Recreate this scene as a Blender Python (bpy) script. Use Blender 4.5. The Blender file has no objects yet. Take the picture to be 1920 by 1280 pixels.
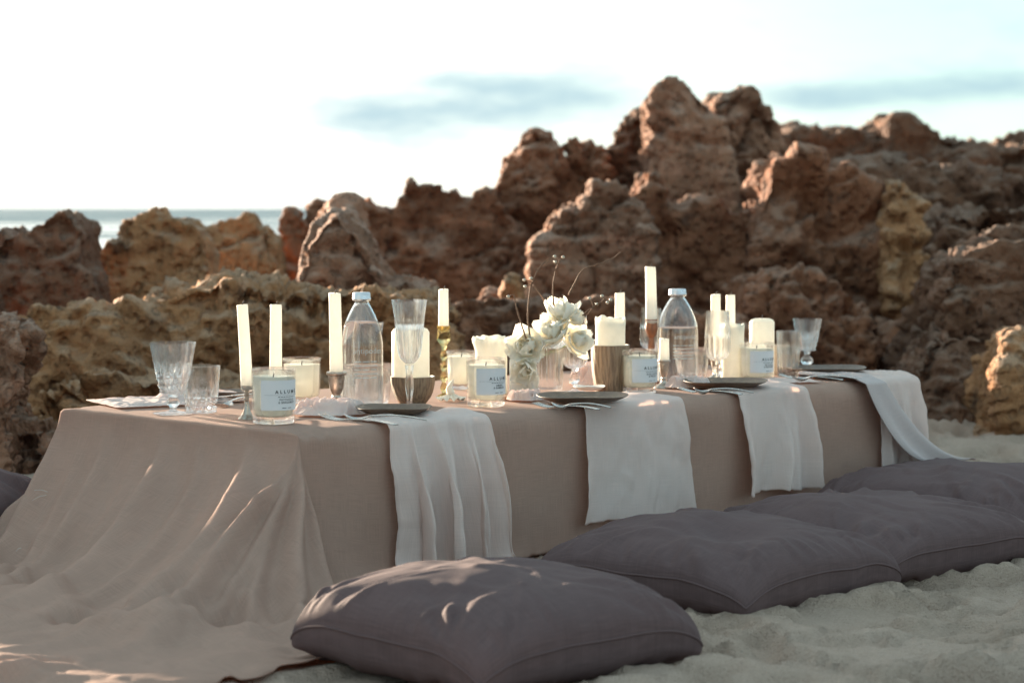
import bpy, math, random
import numpy as np
from mathutils import Vector, Matrix
R = math.radians
random.seed(7)
rng = np.random.default_rng(7)
S = bpy.context.scene
COL = S.collection

# ------------------------------------------------------------------ camera
FPX = 4267.0                       # focal length in photo pixels (80 mm on 36 mm)
CAMZ = 0.80
PITCH = math.atan(250.0 / FPX)
cam = bpy.data.cameras.new('camera'); camo = bpy.data.objects.new('camera', cam); COL.objects.link(camo)
cam.sensor_width = 36.0; cam.lens = 80.0; cam.clip_start = 0.05; cam.clip_end = 20000
camo.location = (0, 0, CAMZ); camo.rotation_euler = (math.pi/2 - PITCH, 0, 0)
cam.dof.use_dof = True; cam.dof.focus_distance = 5.15; cam.dof.aperture_fstop = 4.5
S.camera = camo

# ------------------------------------------------------------------ light
SUN_EL, SUN_AZ = 7.6, -37.0        # degrees; azimuth from +Y, negative = left
W = bpy.data.worlds.new('World'); S.world = W; W.use_nodes = True
wt = W.node_tree; wt.nodes.clear()
def wn(t, **k):
    n = wt.nodes.new(t)
    for a, b in k.items(): setattr(n, a, b)
    return n
def wl(a, b): wt.links.new(a, b)
sky = wn('ShaderNodeTexSky', sky_type='NISHITA', sun_disc=False)
sky.sun_elevation = R(SUN_EL); sky.sun_rotation = R(SUN_AZ); sky.altitude = 0
sky.air_density = 1.0; sky.dust_density = 0.6; sky.ozone_density = 2.0
tc = wn('ShaderNodeTexCoord')
sep = wn('ShaderNodeSeparateXYZ'); wl(tc.outputs['Generated'], sep.inputs[0])
def wmath(op, a, b=None, c=None):
    n = wn('ShaderNodeMath', operation=op)
    for i, v in enumerate((a, b, c)):
        if v is None: continue
        if isinstance(v, (int, float)): n.inputs[i].default_value = v
        else: wl(v, n.inputs[i])
    return n.outputs[0]
az = wmath('ARCTAN2', sep.outputs[0], sep.outputs[1])
el = wmath('ARCSINE', sep.outputs[2])
comb = wn('ShaderNodeCombineXYZ'); wl(wmath('MULTIPLY', az, 26.0), comb.inputs[0]); wl(wmath('MULTIPLY', el, 90.0), comb.inputs[1])
cn = wn('ShaderNodeTexNoise'); cn.inputs['Scale'].default_value = 1.0; cn.inputs['Detail'].default_value = 5.0; cn.inputs['Roughness'].default_value = 0.55
wl(comb.outputs[0], cn.inputs['Vector'])
def pxdir(x, y):
    v = Vector((0, math.cos(PITCH), -math.sin(PITCH))) + Vector((1, 0, 0))*((x-960)/FPX) + Vector((0, math.sin(PITCH), math.cos(PITCH)))*((640-y)/FPX)
    v.normalize(); return math.atan2(v.x, v.y), math.asin(v.z)
def bank(x, y, wx, wy, s):
    a0, e0 = pxdir(x, y)
    da = wmath('DIVIDE', wmath('SUBTRACT', az, a0), wx/FPX)
    de = wmath('DIVIDE', wmath('SUBTRACT', el, e0), wy/FPX)
    q = wmath('ADD', wmath('MULTIPLY', da, da), wmath('MULTIPLY', de, de))
    return wmath('MULTIPLY', wmath('POWER', 2.718, wmath('MULTIPLY', q, -1.0)), s)
field = bank(760, 215, 260, 60, .40)
for b_ in (bank(1060, 180, 150, 50, .36), bank(880, 150, 120, 26, .20), bank(1545, 186, 150, 26, .36), bank(1800, 163, 190, 26, .44), bank(730, 300, 90, 20, .12)):
    field = wmath('ADD', field, b_)
# the same kind of banks go on round the sky
cn2 = wn('ShaderNodeTexNoise'); cn2.inputs['Scale'].default_value = 0.12; cn2.inputs['Detail'].default_value = 2.0
wl(comb.outputs[0], cn2.inputs['Vector'])
far = wn('ShaderNodeMapRange'); wl(wmath('ABSOLUTE', az), far.inputs[0]); far.inputs[1].default_value = .24; far.inputs[2].default_value = .4; far.inputs[3].default_value = 0; far.inputs[4].default_value = .5
field = wmath('ADD', field, wmath('MULTIPLY', far.outputs[0], wmath('MULTIPLY', cn2.outputs[0], .6)))
cf = wmath('ADD', wmath('MULTIPLY', field, 1.5), wmath('MULTIPLY', wmath('SUBTRACT', cn.outputs[0], .5), 1.1))
cmask = wn('ShaderNodeMapRange'); cmask.interpolation_type = 'SMOOTHSTEP'; wl(cf, cmask.inputs[0]); cmask.inputs[1].default_value = -.12; cmask.inputs[2].default_value = .80
# thin bright veil of haze cloud thinning out away from the sun
sd = (math.sin(R(SUN_AZ))*math.cos(R(SUN_EL)), math.cos(R(SUN_AZ))*math.cos(R(SUN_EL)), math.sin(R(SUN_EL)))
dot = wn('ShaderNodeVectorMath', operation='DOT_PRODUCT'); wl(tc.outputs['Generated'], dot.inputs[0]); dot.inputs[1].default_value = sd
veil = wn('ShaderNodeMapRange'); veil.interpolation_type = 'SMOOTHSTEP'; wl(wmath('ADD', dot.outputs['Value'], wmath('MULTIPLY', wmath('SUBTRACT', cn.outputs[0], .5), .16)), veil.inputs[0])
veil.inputs[1].default_value = .66; veil.inputs[2].default_value = .90; veil.inputs[3].default_value = .02; veil.inputs[4].default_value = .85
hz = wn('ShaderNodeMapRange'); wl(el, hz.inputs[0]); hz.inputs[1].default_value = 0.0; hz.inputs[2].default_value = .10; hz.inputs[3].default_value = .12; hz.inputs[4].default_value = 0.0
vm = wmath('MINIMUM', wmath('ADD', veil.outputs[0], hz.outputs[0]), .92)
def wmix(f, a, b):
    n = wn('ShaderNodeMix', data_type='RGBA')
    wl(f, n.inputs[0])
    for i, v in ((6, a), (7, b)):
        if isinstance(v, tuple): n.inputs[i].default_value = (*v, 1)
        else: wl(v, n.inputs[i])
    return n.outputs[2]
VEIL = (4.6, 4.6, 4.25); CLOUD = (1.45, 2.1, 2.35)
tint = wn('ShaderNodeMix', data_type='RGBA', blend_type='MULTIPLY'); tint.inputs[0].default_value = 1.0; wl(sky.outputs[0], tint.inputs[6]); tint.inputs[7].default_value = (.78, .93, 1.0, 1)
hmix = wn('ShaderNodeMix', data_type='RGBA'); hmix.inputs[0].default_value = .68; wl(tint.outputs[2], hmix.inputs[6]); hmix.inputs[7].default_value = (2.3, 3.15, 3.25, 1)      # thin high haze
sk1 = wmix(vm, hmix.outputs[2], VEIL)
sk2 = wmix(wmath('MULTIPLY', cmask.outputs[0], .9), sk1, CLOUD)
bg = wn('ShaderNodeBackground'); wl(sk2, bg.inputs[0]); bg.inputs[1].default_value = 0.08
wo = wn('ShaderNodeOutputWorld'); wl(bg.outputs[0], wo.inputs[0])
sun = bpy.data.lights.new('sun', 'SUN'); sun.energy = 5.0; sun.angle = R(0.55); sun.color = (1.0, .84, .64)
suno = bpy.data.objects.new('sun', sun); COL.objects.link(suno)
suno.rotation_euler = Vector((-sd[0], -sd[1], -sd[2])).to_track_quat('-Z', 'Y').to_euler()
V = S.view_settings
V.view_transform = 'Standard'; V.look = 'None'; V.gamma = 1.0; V.use_curve_mapping = False
V.exposure = 2.05
S.render.engine = 'CYCLES'
c = S.cycles
c.use_denoising = True; c.use_adaptive_sampling = True; c.adaptive_threshold = .015; c.max_bounces = 14; c.transparent_max_bounces = 16; c.transmission_bounces = 12; c.glossy_bounces = 4; c.diffuse_bounces = 4
c.caustics_refractive = True; c.caustics_reflective = False; c.blur_glossy = 1.0; c.sample_clamp_indirect = 4.0

# ------------------------------------------------------------------ helpers
FW = Vector((0, math.cos(PITCH), -math.sin(PITCH))); UPV = Vector((0, math.sin(PITCH), math.cos(PITCH)))
def ray(x, y): return FW + Vector((1, 0, 0))*((x-960)/FPX) + UPV*((640-y)/FPX)
def P(x, y, z):                                   # point of a horizontal plane seen at a photo pixel
    r = ray(x, y); t = (z-CAMZ)/r.z
    return Vector((0, 0, CAMZ)) + r*t
def D(x, y, d):                                   # point at depth d seen at a photo pixel
    r = ray(x, y); return Vector((0, 0, CAMZ)) + r*(d/r.y)

def mesh(name, verts, faces, mat=None, parent=None, smooth=True, uv=None, loc=None):
    me = bpy.data.meshes.new(name)
    me.from_pydata([tuple(map(float, v)) for v in verts], [], [tuple(map(int, f)) for f in faces]); me.update()
    if smooth: me.polygons.foreach_set('use_smooth', [True]*len(me.polygons))
    if uv is not None:
        l = me.uv_layers.new(name='UVMap'); idx = np.empty(len(me.loops), dtype=np.int32); me.loops.foreach_get('vertex_index', idx)
        l.data.foreach_set('uv', np.asarray(uv, dtype=np.float32)[idx].ravel())
    if mat: me.materials.append(mat)
    o = bpy.data.objects.new(name, me); COL.objects.link(o)
    if parent is not None: o.parent = parent
    if loc is not None: o.location = loc
    return o
def share(o, name, parent, loc=(0, 0, 0), rot=None, scale=None):
    c_ = bpy.data.objects.new(name, o.data); COL.objects.link(c_); c_.parent = parent; c_.location = loc
    if rot is not None: c_.rotation_euler = rot
    if scale is not None: c_.scale = scale
    return c_
def tag(o, label, cat, group=None, kind=None):
    if label: o['label'] = label
    if cat: o['category'] = cat
    if group: o['group'] = group
    if kind: o['kind'] = kind
    return o
def thing(name, label, cat, loc=(0, 0, 0), group=None, rz=0):
    o = bpy.data.objects.new(name, None); COL.objects.link(o); o.empty_display_size = .05
    o.location = loc; o.rotation_euler = (0, 0, rz)
    return tag(o, label, cat, group)
def lathe(prof, n=40, mod=None, close=False):
    vs, fs = [], []; rows = []
    for i, (r, z) in enumerate(prof):
        if r < 1e-6: rows.append([len(vs)]); vs.append((0, 0, z)); continue
        row = []
        for k in range(n):
            a = 2*math.pi*k/n; rr, zz = (r, z) if mod is None else mod(i, r, z, a)
            row.append(len(vs)); vs.append((rr*math.cos(a), rr*math.sin(a), zz))
        rows.append(row)
    for a, b in zip(rows[:-1], rows[1:]):
        if len(a) == 1 and len(b) == 1: continue
        for k in range(n):
            k2 = (k+1) % n
            if len(a) == 1: fs.append((a[0], b[k2], b[k]))
            elif len(b) == 1: fs.append((a[k], a[k2], b[0]))
            else: fs.append((a[k], a[k2], b[k2], b[k]))
    return vs, fs
def tube(pts, rad, n=7):
    pts = [Vector(p) for p in pts]; vs, fs = [], []
    if not hasattr(rad, '__len__'): rad = [rad]*len(pts)
    up = Vector((0.3, 0.1, 1)).normalized()
    for i, p in enumerate(pts):
        t = (pts[min(i+1, len(pts)-1)] - pts[max(i-1, 0)]).normalized()
        s = t.cross(up)
        if s.length < 1e-3: s = t.cross(Vector((1, 0, 0)))
        s.normalize(); q = t.cross(s)
        for k in range(n):
            a = 2*math.pi*k/n; vs.append(p + (s*math.cos(a) + q*math.sin(a))*rad[i])
    for i in range(len(pts)-1):
        for k in range(n): fs.append((i*n+k, i*n+(k+1) % n, (i+1)*n+(k+1) % n, (i+1)*n+k))
    fs.append(tuple(range(n-1, -1, -1))); fs.append(tuple((len(pts)-1)*n+k for k in range(n)))
    return vs, fs
def box(x0, x1, y0, y1, z0, z1):
    v = [(x, y, z) for z in (z0, z1) for y in (y0, y1) for x in (x0, x1)]
    return v, [(0, 2, 3, 1), (4, 5, 7, 6), (0, 1, 5, 4), (2, 6, 7, 3), (0, 4, 6, 2), (1, 3, 7, 5)]
def grid_faces(nu, nv, off=0):
    i = np.arange(nu-1)[:, None]*nv + np.arange(nv-1)[None, :]
    return (np.stack([i, i+nv, i+nv+1, i+1], -1).reshape(-1, 4) + off)
def spline(pts, n):
    pts = [Vector(p) for p in pts]; out = []
    for i in range(len(pts)-1):
        p0, p1, p2, p3 = pts[max(i-1, 0)], pts[i], pts[i+1], pts[min(i+2, len(pts)-1)]
        for k in range(n):
            t = k/n; out.append(.5*((2*p1) + (p2-p0)*t + (2*p0-5*p1+4*p2-p3)*t*t + (3*p1-p0-3*p2+p3)*t**3))
    out.append(pts[-1]); return out

# numpy gradient noise
_perm = rng.permutation(256); _perm = np.concatenate([_perm, _perm, _perm])
_g = rng.normal(size=(256, 3)); _g /= np.linalg.norm(_g, axis=1)[:, None]
_gf = _g.astype(np.float32)*1.6
def noise(p):
    p = np.asarray(p, np.float32); sh = p.shape[:-1]; p = p.reshape(-1, 3)
    i = np.floor(p).astype(np.int32); f = p - i; i &= 255
    u = f*f*f*(f*(f*6-15)+10); fx, fy, fz = f[:, 0], f[:, 1], f[:, 2]; ux, uy, uz = u[:, 0], u[:, 1], u[:, 2]
    out = np.zeros(len(p), np.float32)
    for dx in (0, 1):
        hx = _perm[(i[:, 0]+dx) & 255]; wx = ux if dx else 1-ux
        for dy in (0, 1):
            hy = _perm[hx + ((i[:, 1]+dy) & 255)]; wy = wx*(uy if dy else 1-uy)
            for dz in (0, 1):
                g = _gf[_perm[hy + ((i[:, 2]+dz) & 255)]]
                out += wy*(uz if dz else 1-uz)*(g[:, 0]*(fx-dx) + g[:, 1]*(fy-dy) + g[:, 2]*(fz-dz))
    return out.reshape(sh).astype(float)
def fbm(p, oct=4, rough=.5, lac=2.03):
    a = 1.0; s = 0; t = np.zeros(np.asarray(p).shape[:-1]); p = np.asarray(p, float)
    for k in range(oct): t += a*noise(p + 17.3*k); s += a; a *= rough; p = p*lac
    return t/s
def ridged(p, oct=4, rough=.55):
    a = 1.0; s = 0; t = np.zeros(np.asarray(p).shape[:-1]); p = np.asarray(p, float)
    for k in range(oct): t += a*(1-2*np.abs(noise(p + 31.7*k))); s += a; a *= rough; p = p*2.1
    return t/s

# ------------------------------------------------------------------ materials
class M:
    def __init__(s, name):
        s.m = bpy.data.materials.new(name); s.m.use_nodes = True; s.t = s.m.node_tree; s.t.nodes.clear()
        s.out = s.t.nodes.new('ShaderNodeOutputMaterial')
    def n(s, typ, props=None, **inp):
        n = s.t.nodes.new(typ)
        for k, v in (props or {}).items(): setattr(n, k, v)
        for k, v in inp.items(): s.set(n, k.replace('_', ' '), v)
        return n
    def set(s, n, k, v):
        i = n.inputs[int(k[1:])] if k[0] == '#' else n.inputs[k]
        if isinstance(v, bpy.types.NodeSocket): s.t.links.new(v, i)
        elif isinstance(v, bpy.types.Node): s.t.links.new(v.outputs[0], i)
        elif isinstance(v, tuple) and len(v) == 3 and i.type == 'RGBA': i.default_value = (*v, 1)
        else: i.default_value = v
    def co(s, kind='Object', scale=(1, 1, 1)):
        t = s.n('ShaderNodeTexCoord'); m = s.n('ShaderNodeMapping', Scale=scale); s.t.links.new(t.outputs[kind], m.inputs[0]); return m.outputs[0]
    def geo(s): return s.n('ShaderNodeNewGeometry')
    def noise(s, vec, scale, detail=4, rough=.55): return s.n('ShaderNodeTexNoise', Vector=vec, Scale=scale, Detail=float(detail), Roughness=rough).outputs[0]
    def ramp(s, fac, *stops):
        r = s.n('ShaderNodeValToRGB', Fac=fac); e = r.color_ramp.elements
        while len(e) < len(stops): e.new(.5)
        for k, (p, c_) in enumerate(stops): e[k].position = p; e[k].color = (*c_, 1) if len(c_) == 3 else c_
        return r.outputs[0]
    def mix(s, f, a, b, mode='MIX'):
        n = s.n('ShaderNodeMix', {'data_type': 'RGBA', 'blend_type': mode}); s.set(n, '#0', f); s.set(n, '#6', a); s.set(n, '#7', b); return n.outputs[2]
    def math(s, op, a, b=0.0, c_=0.0):
        n = s.n('ShaderNodeMath', {'operation': op}); s.set(n, '#0', a); s.set(n, '#1', b); s.set(n, '#2', c_); return n.outputs[0]
    def mr(s, v, a, b, c_=0.0, d=1.0):
        n = s.n('ShaderNodeMapRange', {'interpolation_type': 'SMOOTHSTEP'}); s.set(n, '#0', v)
        for k, q in enumerate((a, b, c_, d)): n.inputs[k+1].default_value = q
        return n.outputs[0]
    def bump(s, h, strength=.5, dist=.01, normal=None):
        n = s.n('ShaderNodeBump', Height=h, Strength=strength, Distance=dist)
        if normal is not None: s.t.links.new(normal, n.inputs['Normal'])
        return n.outputs[0]
    def pr(s, **k):
        n = s.n('ShaderNodeBsdfPrincipled')
        for a, b in k.items(): s.set(n, a.replace('_', ' '), b)
        return n.outputs[0]
    def done(s, sh): s.t.links.new(sh, s.out.inputs[0]); return s.m
    def mixsh(s, f, a, b):
        n = s.n('ShaderNodeMixShader'); s.set(n, '#0', f); s.t.links.new(a, n.inputs[1]); s.t.links.new(b, n.inputs[2]); return n.outputs[0]

def simple(name, col, rough=.5, **k):
    m = M(name); return m.done(m.pr(Base_Color=col, Roughness=rough, **k))

def rock_mat(name, warm, crust, dark, seed):
    m = M(name); v = m.n('ShaderNodeVectorMath', {'operation': 'ADD'}, **{'#0': m.co('Object')}); v.inputs[1].default_value = (seed*3.1, seed*1.7, seed*2.3); v = v.outputs[0]
    big = m.noise(v, 1.6, 2, .6); mid = m.noise(v, 6.0, 4, .65); fine = m.noise(v, 38.0, 3, .7)
    str_ = m.n('ShaderNodeMapping', Scale=(1.0, 1.0, 4.5), Rotation=(.25, .1, 0)); m.t.links.new(v, str_.inputs[0])
    strata = m.noise(str_.outputs[0], 3.0, 2, .6)
    c1 = m.mix(m.mr(big, .36, .66), warm, tuple(x*.62 for x in warm))
    c1 = m.mix(m.mr(strata, .48, .70), c1, (warm[0]*1.15, warm[1]*1.2, warm[2]*1.3))
    c1 = m.mix(m.mr(mid, .56, .74), c1, dark)
    nz = m.n('ShaderNodeSeparateXYZ'); m.t.links.new(m.geo().outputs['Normal'], nz.inputs[0])
    cr = m.math('ADD', nz.outputs[2], m.math('MULTIPLY', m.math('SUBTRACT', mid, .5), 2.2))
    c1 = m.mix(m.mr(cr, .45, 1.1, 0, .8), c1, crust)
    c1 = m.mix(m.mr(fine, .55, .78, 0, .55), c1, dark)
    vor = m.n('ShaderNodeTexVoronoi', {'feature': 'F1'}, Vector=v, Scale=22.0)
    pits = m.mr(vor.outputs['Distance'], .08, .5)
    h = m.math('ADD', m.math('MULTIPLY', mid, 1.2), m.math('MULTIPLY', fine, .5)); h = m.math('ADD', h, m.math('MULTIPLY', pits, .5))
    return m.done(m.pr(Base_Color=c1, Roughness=.9, Normal=m.bump(h, 1.0, .05)))
ROCKM = [rock_mat('rock_rust', (0.300, 0.118, 0.056), (0.35, 0.205, 0.14), (0.057, 0.024, 0.014), 1),
         rock_mat('rock_ochre', (0.42, 0.195, 0.082), (0.43, 0.265, 0.165), (0.071, 0.030, 0.014), 2),
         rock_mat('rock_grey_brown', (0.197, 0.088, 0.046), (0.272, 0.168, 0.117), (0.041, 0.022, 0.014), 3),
         rock_mat('rock_pale_pink', (0.38, 0.182, 0.105), (0.44, 0.275, 0.20), (0.090, 0.041, 0.024), 4)]

def sand_mat():
    m = M('sand'); v = m.co('Object')
    big = m.noise(v, 2.2, 4); fine = m.noise(v, 230.0, 3, .8); mid = m.noise(v, 60.0, 4, .7)
    c1 = m.mix(m.mr(big, .35, .7), (.48, .345, .265), (.56, .410, .325))
    c1 = m.mix(m.mr(fine, .54, .70, 0, .65), c1, (.24, .165, .12))
    c1 = m.mix(m.mr(fine, .24, .42, .4, 0), c1, (.74, .62, .53))
    h = m.math('ADD', m.math('ADD', m.math('MULTIPLY', mid, 1.0), m.math('MULTIPLY', m.noise(v, 170.0, 2, .6), .6)), m.math('MULTIPLY', fine, .35))
    return m.done(m.pr(Base_Color=c1, Roughness=.95, Normal=m.bump(h, 1.0, .014)))

def cloth_mat(name, col, trans, tcol, weave=900.0, slub=.25, rough=.9, sheen=.0, bump=.25):
    m = M(name); v = m.co('UV')
    a = m.n('ShaderNodeMapping', Scale=(18, weave, 1)); b = m.n('ShaderNodeMapping', Scale=(weave, 18, 1)); m.t.links.new(v, a.inputs[0]); m.t.links.new(v, b.inputs[0])
    n1 = m.noise(a.outputs[0], 1.0, 2); n2 = m.noise(b.outputs[0], 1.0, 2); big = m.noise(v, 5.0, 4)
    w = m.math('MULTIPLY', m.math('ADD', n1, n2), .5)
    f = m.mr(m.math('ADD', m.math('MULTIPLY', w, .8), m.math('MULTIPLY', big, .2)), .38, .62)
    lo = tuple(x*(1-slub) for x in col); hi = tuple(min(1, x*(1+slub)) for x in col)
    cc = m.mix(f, lo, hi); nb = m.bump(w, bump, .002)
    p = m.pr(Base_Color=cc, Roughness=rough, Normal=nb, Specular_IOR_Level=.15, Sheen_Weight=sheen)
    if not trans: return m.done(p)
    t = m.n('ShaderNodeBsdfTranslucent', Color=m.mix(f, tuple(x*(1-slub) for x in tcol), tcol), Normal=nb).outputs[0]
    return m.done(m.mixsh(trans, p, t))
LINEN = cloth_mat('taupe_linen', (.56, .375, .30), .36, (.74, .42, .29), 1500, .13)
GAUZE = cloth_mat('white_gauze', (.93, .79, .74), .42, (.95, .80, .72), 1300, .07, bump=.3)
MUSLIN = cloth_mat('grey_muslin', (.66, .56, .54), .22, (.6, .48, .46), 1300, .08)
PILLOW = cloth_mat('charcoal_cotton', (.130, .084, .083), 0, None, 900, .14, .85, .0)

def glass_mat(name, tint=(1, 1, 1), tr=.35, rough=0.0, ior=1.48):
    m = M(name)
    g = m.n('ShaderNodeBsdfGlass', Color=tint, Roughness=rough, IOR=ior).outputs[0]
    t = m.n('ShaderNodeBsdfTransparent', Color=tint).outputs[0]
    return m.done(m.mixsh(tr, g, t))
GLASS = glass_mat('clear_glass', (1, 1, 1), .66, .02)
CRYSTAL = glass_mat('cut_crystal', (1, 1, 1.0), .38, .02, 1.5)
BOTTLE = glass_mat('bottle_glass', (1, 1, 1), .06, .0)
WATER = glass_mat('water', (1, 1, 1), .06, .0, 1.33)
AMBERG = glass_mat('olive_glass', (.86, .78, .56), .35, .04)
def wax_mat(name, col):
    m = M(name); v = m.co('Object'); c1 = m.mix(m.mr(m.noise(v, 40.0, 4), .35, .7), col, tuple(x*.9 for x in col))
    p = m.pr(Base_Color=c1, Roughness=.45, Subsurface_Weight=.0)
    t = m.n('ShaderNodeBsdfTranslucent', Color=(.98, .94, .85)).outputs[0]
    return m.done(m.mixsh(.42, p, t))
WAX = wax_mat('ivory_wax', (.90, .87, .78)); WAXJ = wax_mat('jar_wax', (.90, .88, .77)); WAXW = wax_mat('white_wax', (.92, .90, .84))
WICK = simple('wick', (.10, .08, .07), .9)
PAPER = simple('label_paper', (.74, .73, .74), .7); INK = simple('black_ink', (.05, .05, .055), .6); WHITEINK = simple('white_print', (.85, .85, .83), .5, Alpha=.55)
def metal_mat(name, col, rough, spots):
    m = M(name); v = m.co('Object'); n = m.noise(v, 45.0, 5, .65)
    return m.done(m.pr(Base_Color=m.mix(m.mr(n, .42, .68), col, spots), Metallic=.9, Roughness=m.mr(n, .3, .7, rough*.7, rough*1.5)))
PEWTER = metal_mat('tarnished_pewter', (.52, .46, .40), .36, (.27, .19, .14))
STEEL = metal_mat('champagne_steel', (.62, .56, .52), .24, (.52, .46, .42))
ALU = metal_mat('brushed_cap', (.72, .72, .74), .35, (.62, .62, .65))
def wood_mat(name, a, b, sc=(60, 60, 6)):
    m = M(name); n = m.noise(m.co('Object', sc), 1.0, 4, .6)
    return m.done(m.pr(Base_Color=m.mix(m.mr(n, .35, .65), a, b), Roughness=.6, Normal=m.bump(n, .4, .002)))
RIBW = wood_mat('ribbed_clay', (.36, .235, .145), (.19, .115, .07), (220, 220, 8)); WOOD = wood_mat('turned_wood', (.30, .11, .045), (.17, .06, .028)); BOARD = wood_mat('board_wood', (.33, .17, .08), (.2, .1, .05), (6, 90, 60)); TABLEW = wood_mat('table_wood', (.30, .2, .12), (.22, .14, .085), (5, 60, 60))
def plate_mat():
    m = M('speckled_stoneware'); v = m.co('Object'); n = m.noise(v, 30.0, 4); f = m.noise(v, 260.0, 2)
    c1 = m.mix(m.mr(n, .35, .7), (.12, .075, .05), (.17, .11, .075)); c1 = m.mix(m.mr(f, .60, .7), c1, (.045, .03, .022))
    return m.done(m.pr(Base_Color=c1, Roughness=.55))
PLATE = plate_mat(); CERAM = simple('white_ceramic', (.82, .80, .75), .35); TANC = simple('tan_ceramic', (.52, .42, .33), .5)
def petal_mat():
    m = M('petal'); p = m.pr(Base_Color=(.95, .94, .90), Roughness=.6); t = m.n('ShaderNodeBsdfTranslucent', Color=(.95, .90, .78)).outputs[0]
    return m.done(m.mixsh(.5, p, t))
PETAL = petal_mat(); STAMEN = simple('stamen', (.40, .34, .12), .7); STEMG = simple('stem_green', (.16, .2, .06), .6)
TWIG = simple('twig_bark', (.20, .105, .06), .8); BERRY = simple('dried_berry', (.55, .45, .34), .25)
CORAL = simple('bleached_shell', (.80, .74, .64), .6); THREAD = simple('linen_thread', (.6, .52, .46), .9)

# ------------------------------------------------------------------ table frame of reference
ZT = 0.33
A_ = P(560, 815, ZT); C_ = P(1722, 711, ZT); B_ = P(128, 765, ZT)
E1 = (C_-A_); TL = E1.length; E1.normalize(); E2 = Vector((-E1.y, E1.x, 0)); TW = (B_-A_).dot(E2)
def TB(u, v, z=0.0): return A_ + E1*u + E2*v + Vector((0, 0, z-ZT))
A2 = np.array(A_[:2]); E1n = np.array(E1[:2]); E2n = np.array(E2[:2])

# ------------------------------------------------------------------ sand, sea
def axis(segs):
    out = [segs[0][0]]
    for a, b, d0, d1 in segs:
        x = a; 
        while x < b - 1e-6:
            t = (x-a)/(b-a); x = min(b, x + d0*(d1/d0)**t); out.append(x)
    return np.array(out)
def smooth(t): t = np.clip(t, 0, 1); return t*t*(3-2*t)
def sand_height(X, Y):
    full = np.full(X.shape, 0.0); sel = (X > -8) & (X < 9) & (Y > 2.5) & (Y < 20); SX, SY = X, Y
    X, Y = X[sel], Y[sel]
    p = np.stack([X, Y, np.zeros_like(X)], -1)
    near = 1-smooth((Y-7.0)/3.0)
    h = .022*fbm(p*1.3+3, 3) + .012*fbm(p*5+9, 3)
    s = fbm(p*np.array([2.6, 3.6, 1])+40, 4); h += .030*(smooth(s*6+.5)-.5)
    s2 = fbm(p*np.array([5.5, 8, 1])+70, 4); h += .018*(smooth(s2*8+.5)-.5)*near
    cl = np.clip(fbm(p*2.2+90, 2)*3+.3, 0, 1)
    h += .0085*ridged(p*15+5, 3)*near*(.35+.65*cl) + .006*np.clip(fbm(p*34, 2)-.05, 0, 1)*near*cl*2 + .0022*fbm(p*48, 1)*near
    r2 = np.random.default_rng(11)
    for k in range(150):
        fx, fy = r2.uniform(-1.5, 2.4), r2.uniform(3.4, 8.6); an = r2.uniform(0, math.pi); a, b = r2.uniform(.10, .15), r2.uniform(.045, .06); dp = r2.uniform(.020, .045)
        m = (np.abs(X-fx) < .3) & (np.abs(Y-fy) < .3)
        if not m.any(): continue
        dx, dy = X[m]-fx, Y[m]-fy; q = np.sqrt(((dx*math.cos(an)+dy*math.sin(an))/a)**2 + ((-dx*math.sin(an)+dy*math.cos(an))/b)**2)
        q = q + .25*noise(np.stack([dx*25, dy*25, np.full_like(dx, k)], -1))
        h[m] += -dp*(1-smooth((q-.55)/.45)) + dp*.5*np.exp(-((q-1.15)/.22)**2)
    # flattened where the picnic has been set up
    u = (X-A2[0])*E1n[0]+(Y-A2[1])*E1n[1]; v = (X-A2[0])*E2n[0]+(Y-A2[1])*E2n[1]
    du = np.maximum(np.maximum(-u-.75, u-TL-.1), 0); dv = np.maximum(np.maximum(-v-.45, v-TW-.1), 0)
    k = smooth(np.hypot(du, dv)/.35)
    h = h*(.4+.6*k) - .016*(1-k)
    full[sel] = h
    return full - 2.2*smooth((SY-15)/12.0)
gx = axis([(-7000, -30, 2500, 6), (-30, -1.5, 5, .05), (-1.5, 2.0, .0135, .0135), (2.0, 30, .05, 5), (30, 7000, 6, 2500)])
gy = axis([(-60, 3.3, 12, .05), (3.3, 6.2, .0125, .016), (6.2, 9.5, .02, .05), (9.5, 40, .08, 5), (40, 9000, 8, 2500)])
GX, GY = np.meshgrid(gx, gy, indexing='ij'); GZ = sand_height(GX, GY)
sand = mesh('sand', np.stack([GX, GY, GZ], -1).reshape(-1, 3), grid_faces(len(gx), len(gy)), sand_mat())
tag(sand, 'pale beach sand with footprints and lumps around the picnic', None, kind='structure')

m = M('sea_water'); v = m.co('Object', (.06, .5, 1)); n1 = m.noise(v, 1.0, 5, .6)
v2 = m.co('Object', (.012, .075, 1)); foam = m.noise(v2, 1.0, 5, .55)
gp = m.n('ShaderNodeSeparateXYZ'); m.t.links.new(m.geo().outputs['Position'], gp.inputs[0])
surf = m.mr(gp.outputs[1], 60, 210, .16, -.06)
fm = m.mr(m.math('ADD', foam, surf), .50, .62)
SEA = m.done(m.mixsh(fm, m.pr(Base_Color=(.055, .135, .17), Roughness=.45, Specular_IOR_Level=.08, Normal=m.bump(n1, .6, .4)), m.pr(Base_Color=(.82, .85, .86), Roughness=.8)))
sx = np.array([-9000, -2000, -400, -120, -60, -30, 0, 30, 60, 120, 400, 2000, 9000.]); sy = axis([(22, 90, .6, .8), (90, 300, 1.2, 12), (300, 9500, 30, 2500)])
sxx = np.unique(np.concatenate([sx, np.linspace(-60, 60, 81)])); SXX, SYY = np.meshgrid(sxx, sy, indexing='ij')
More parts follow.
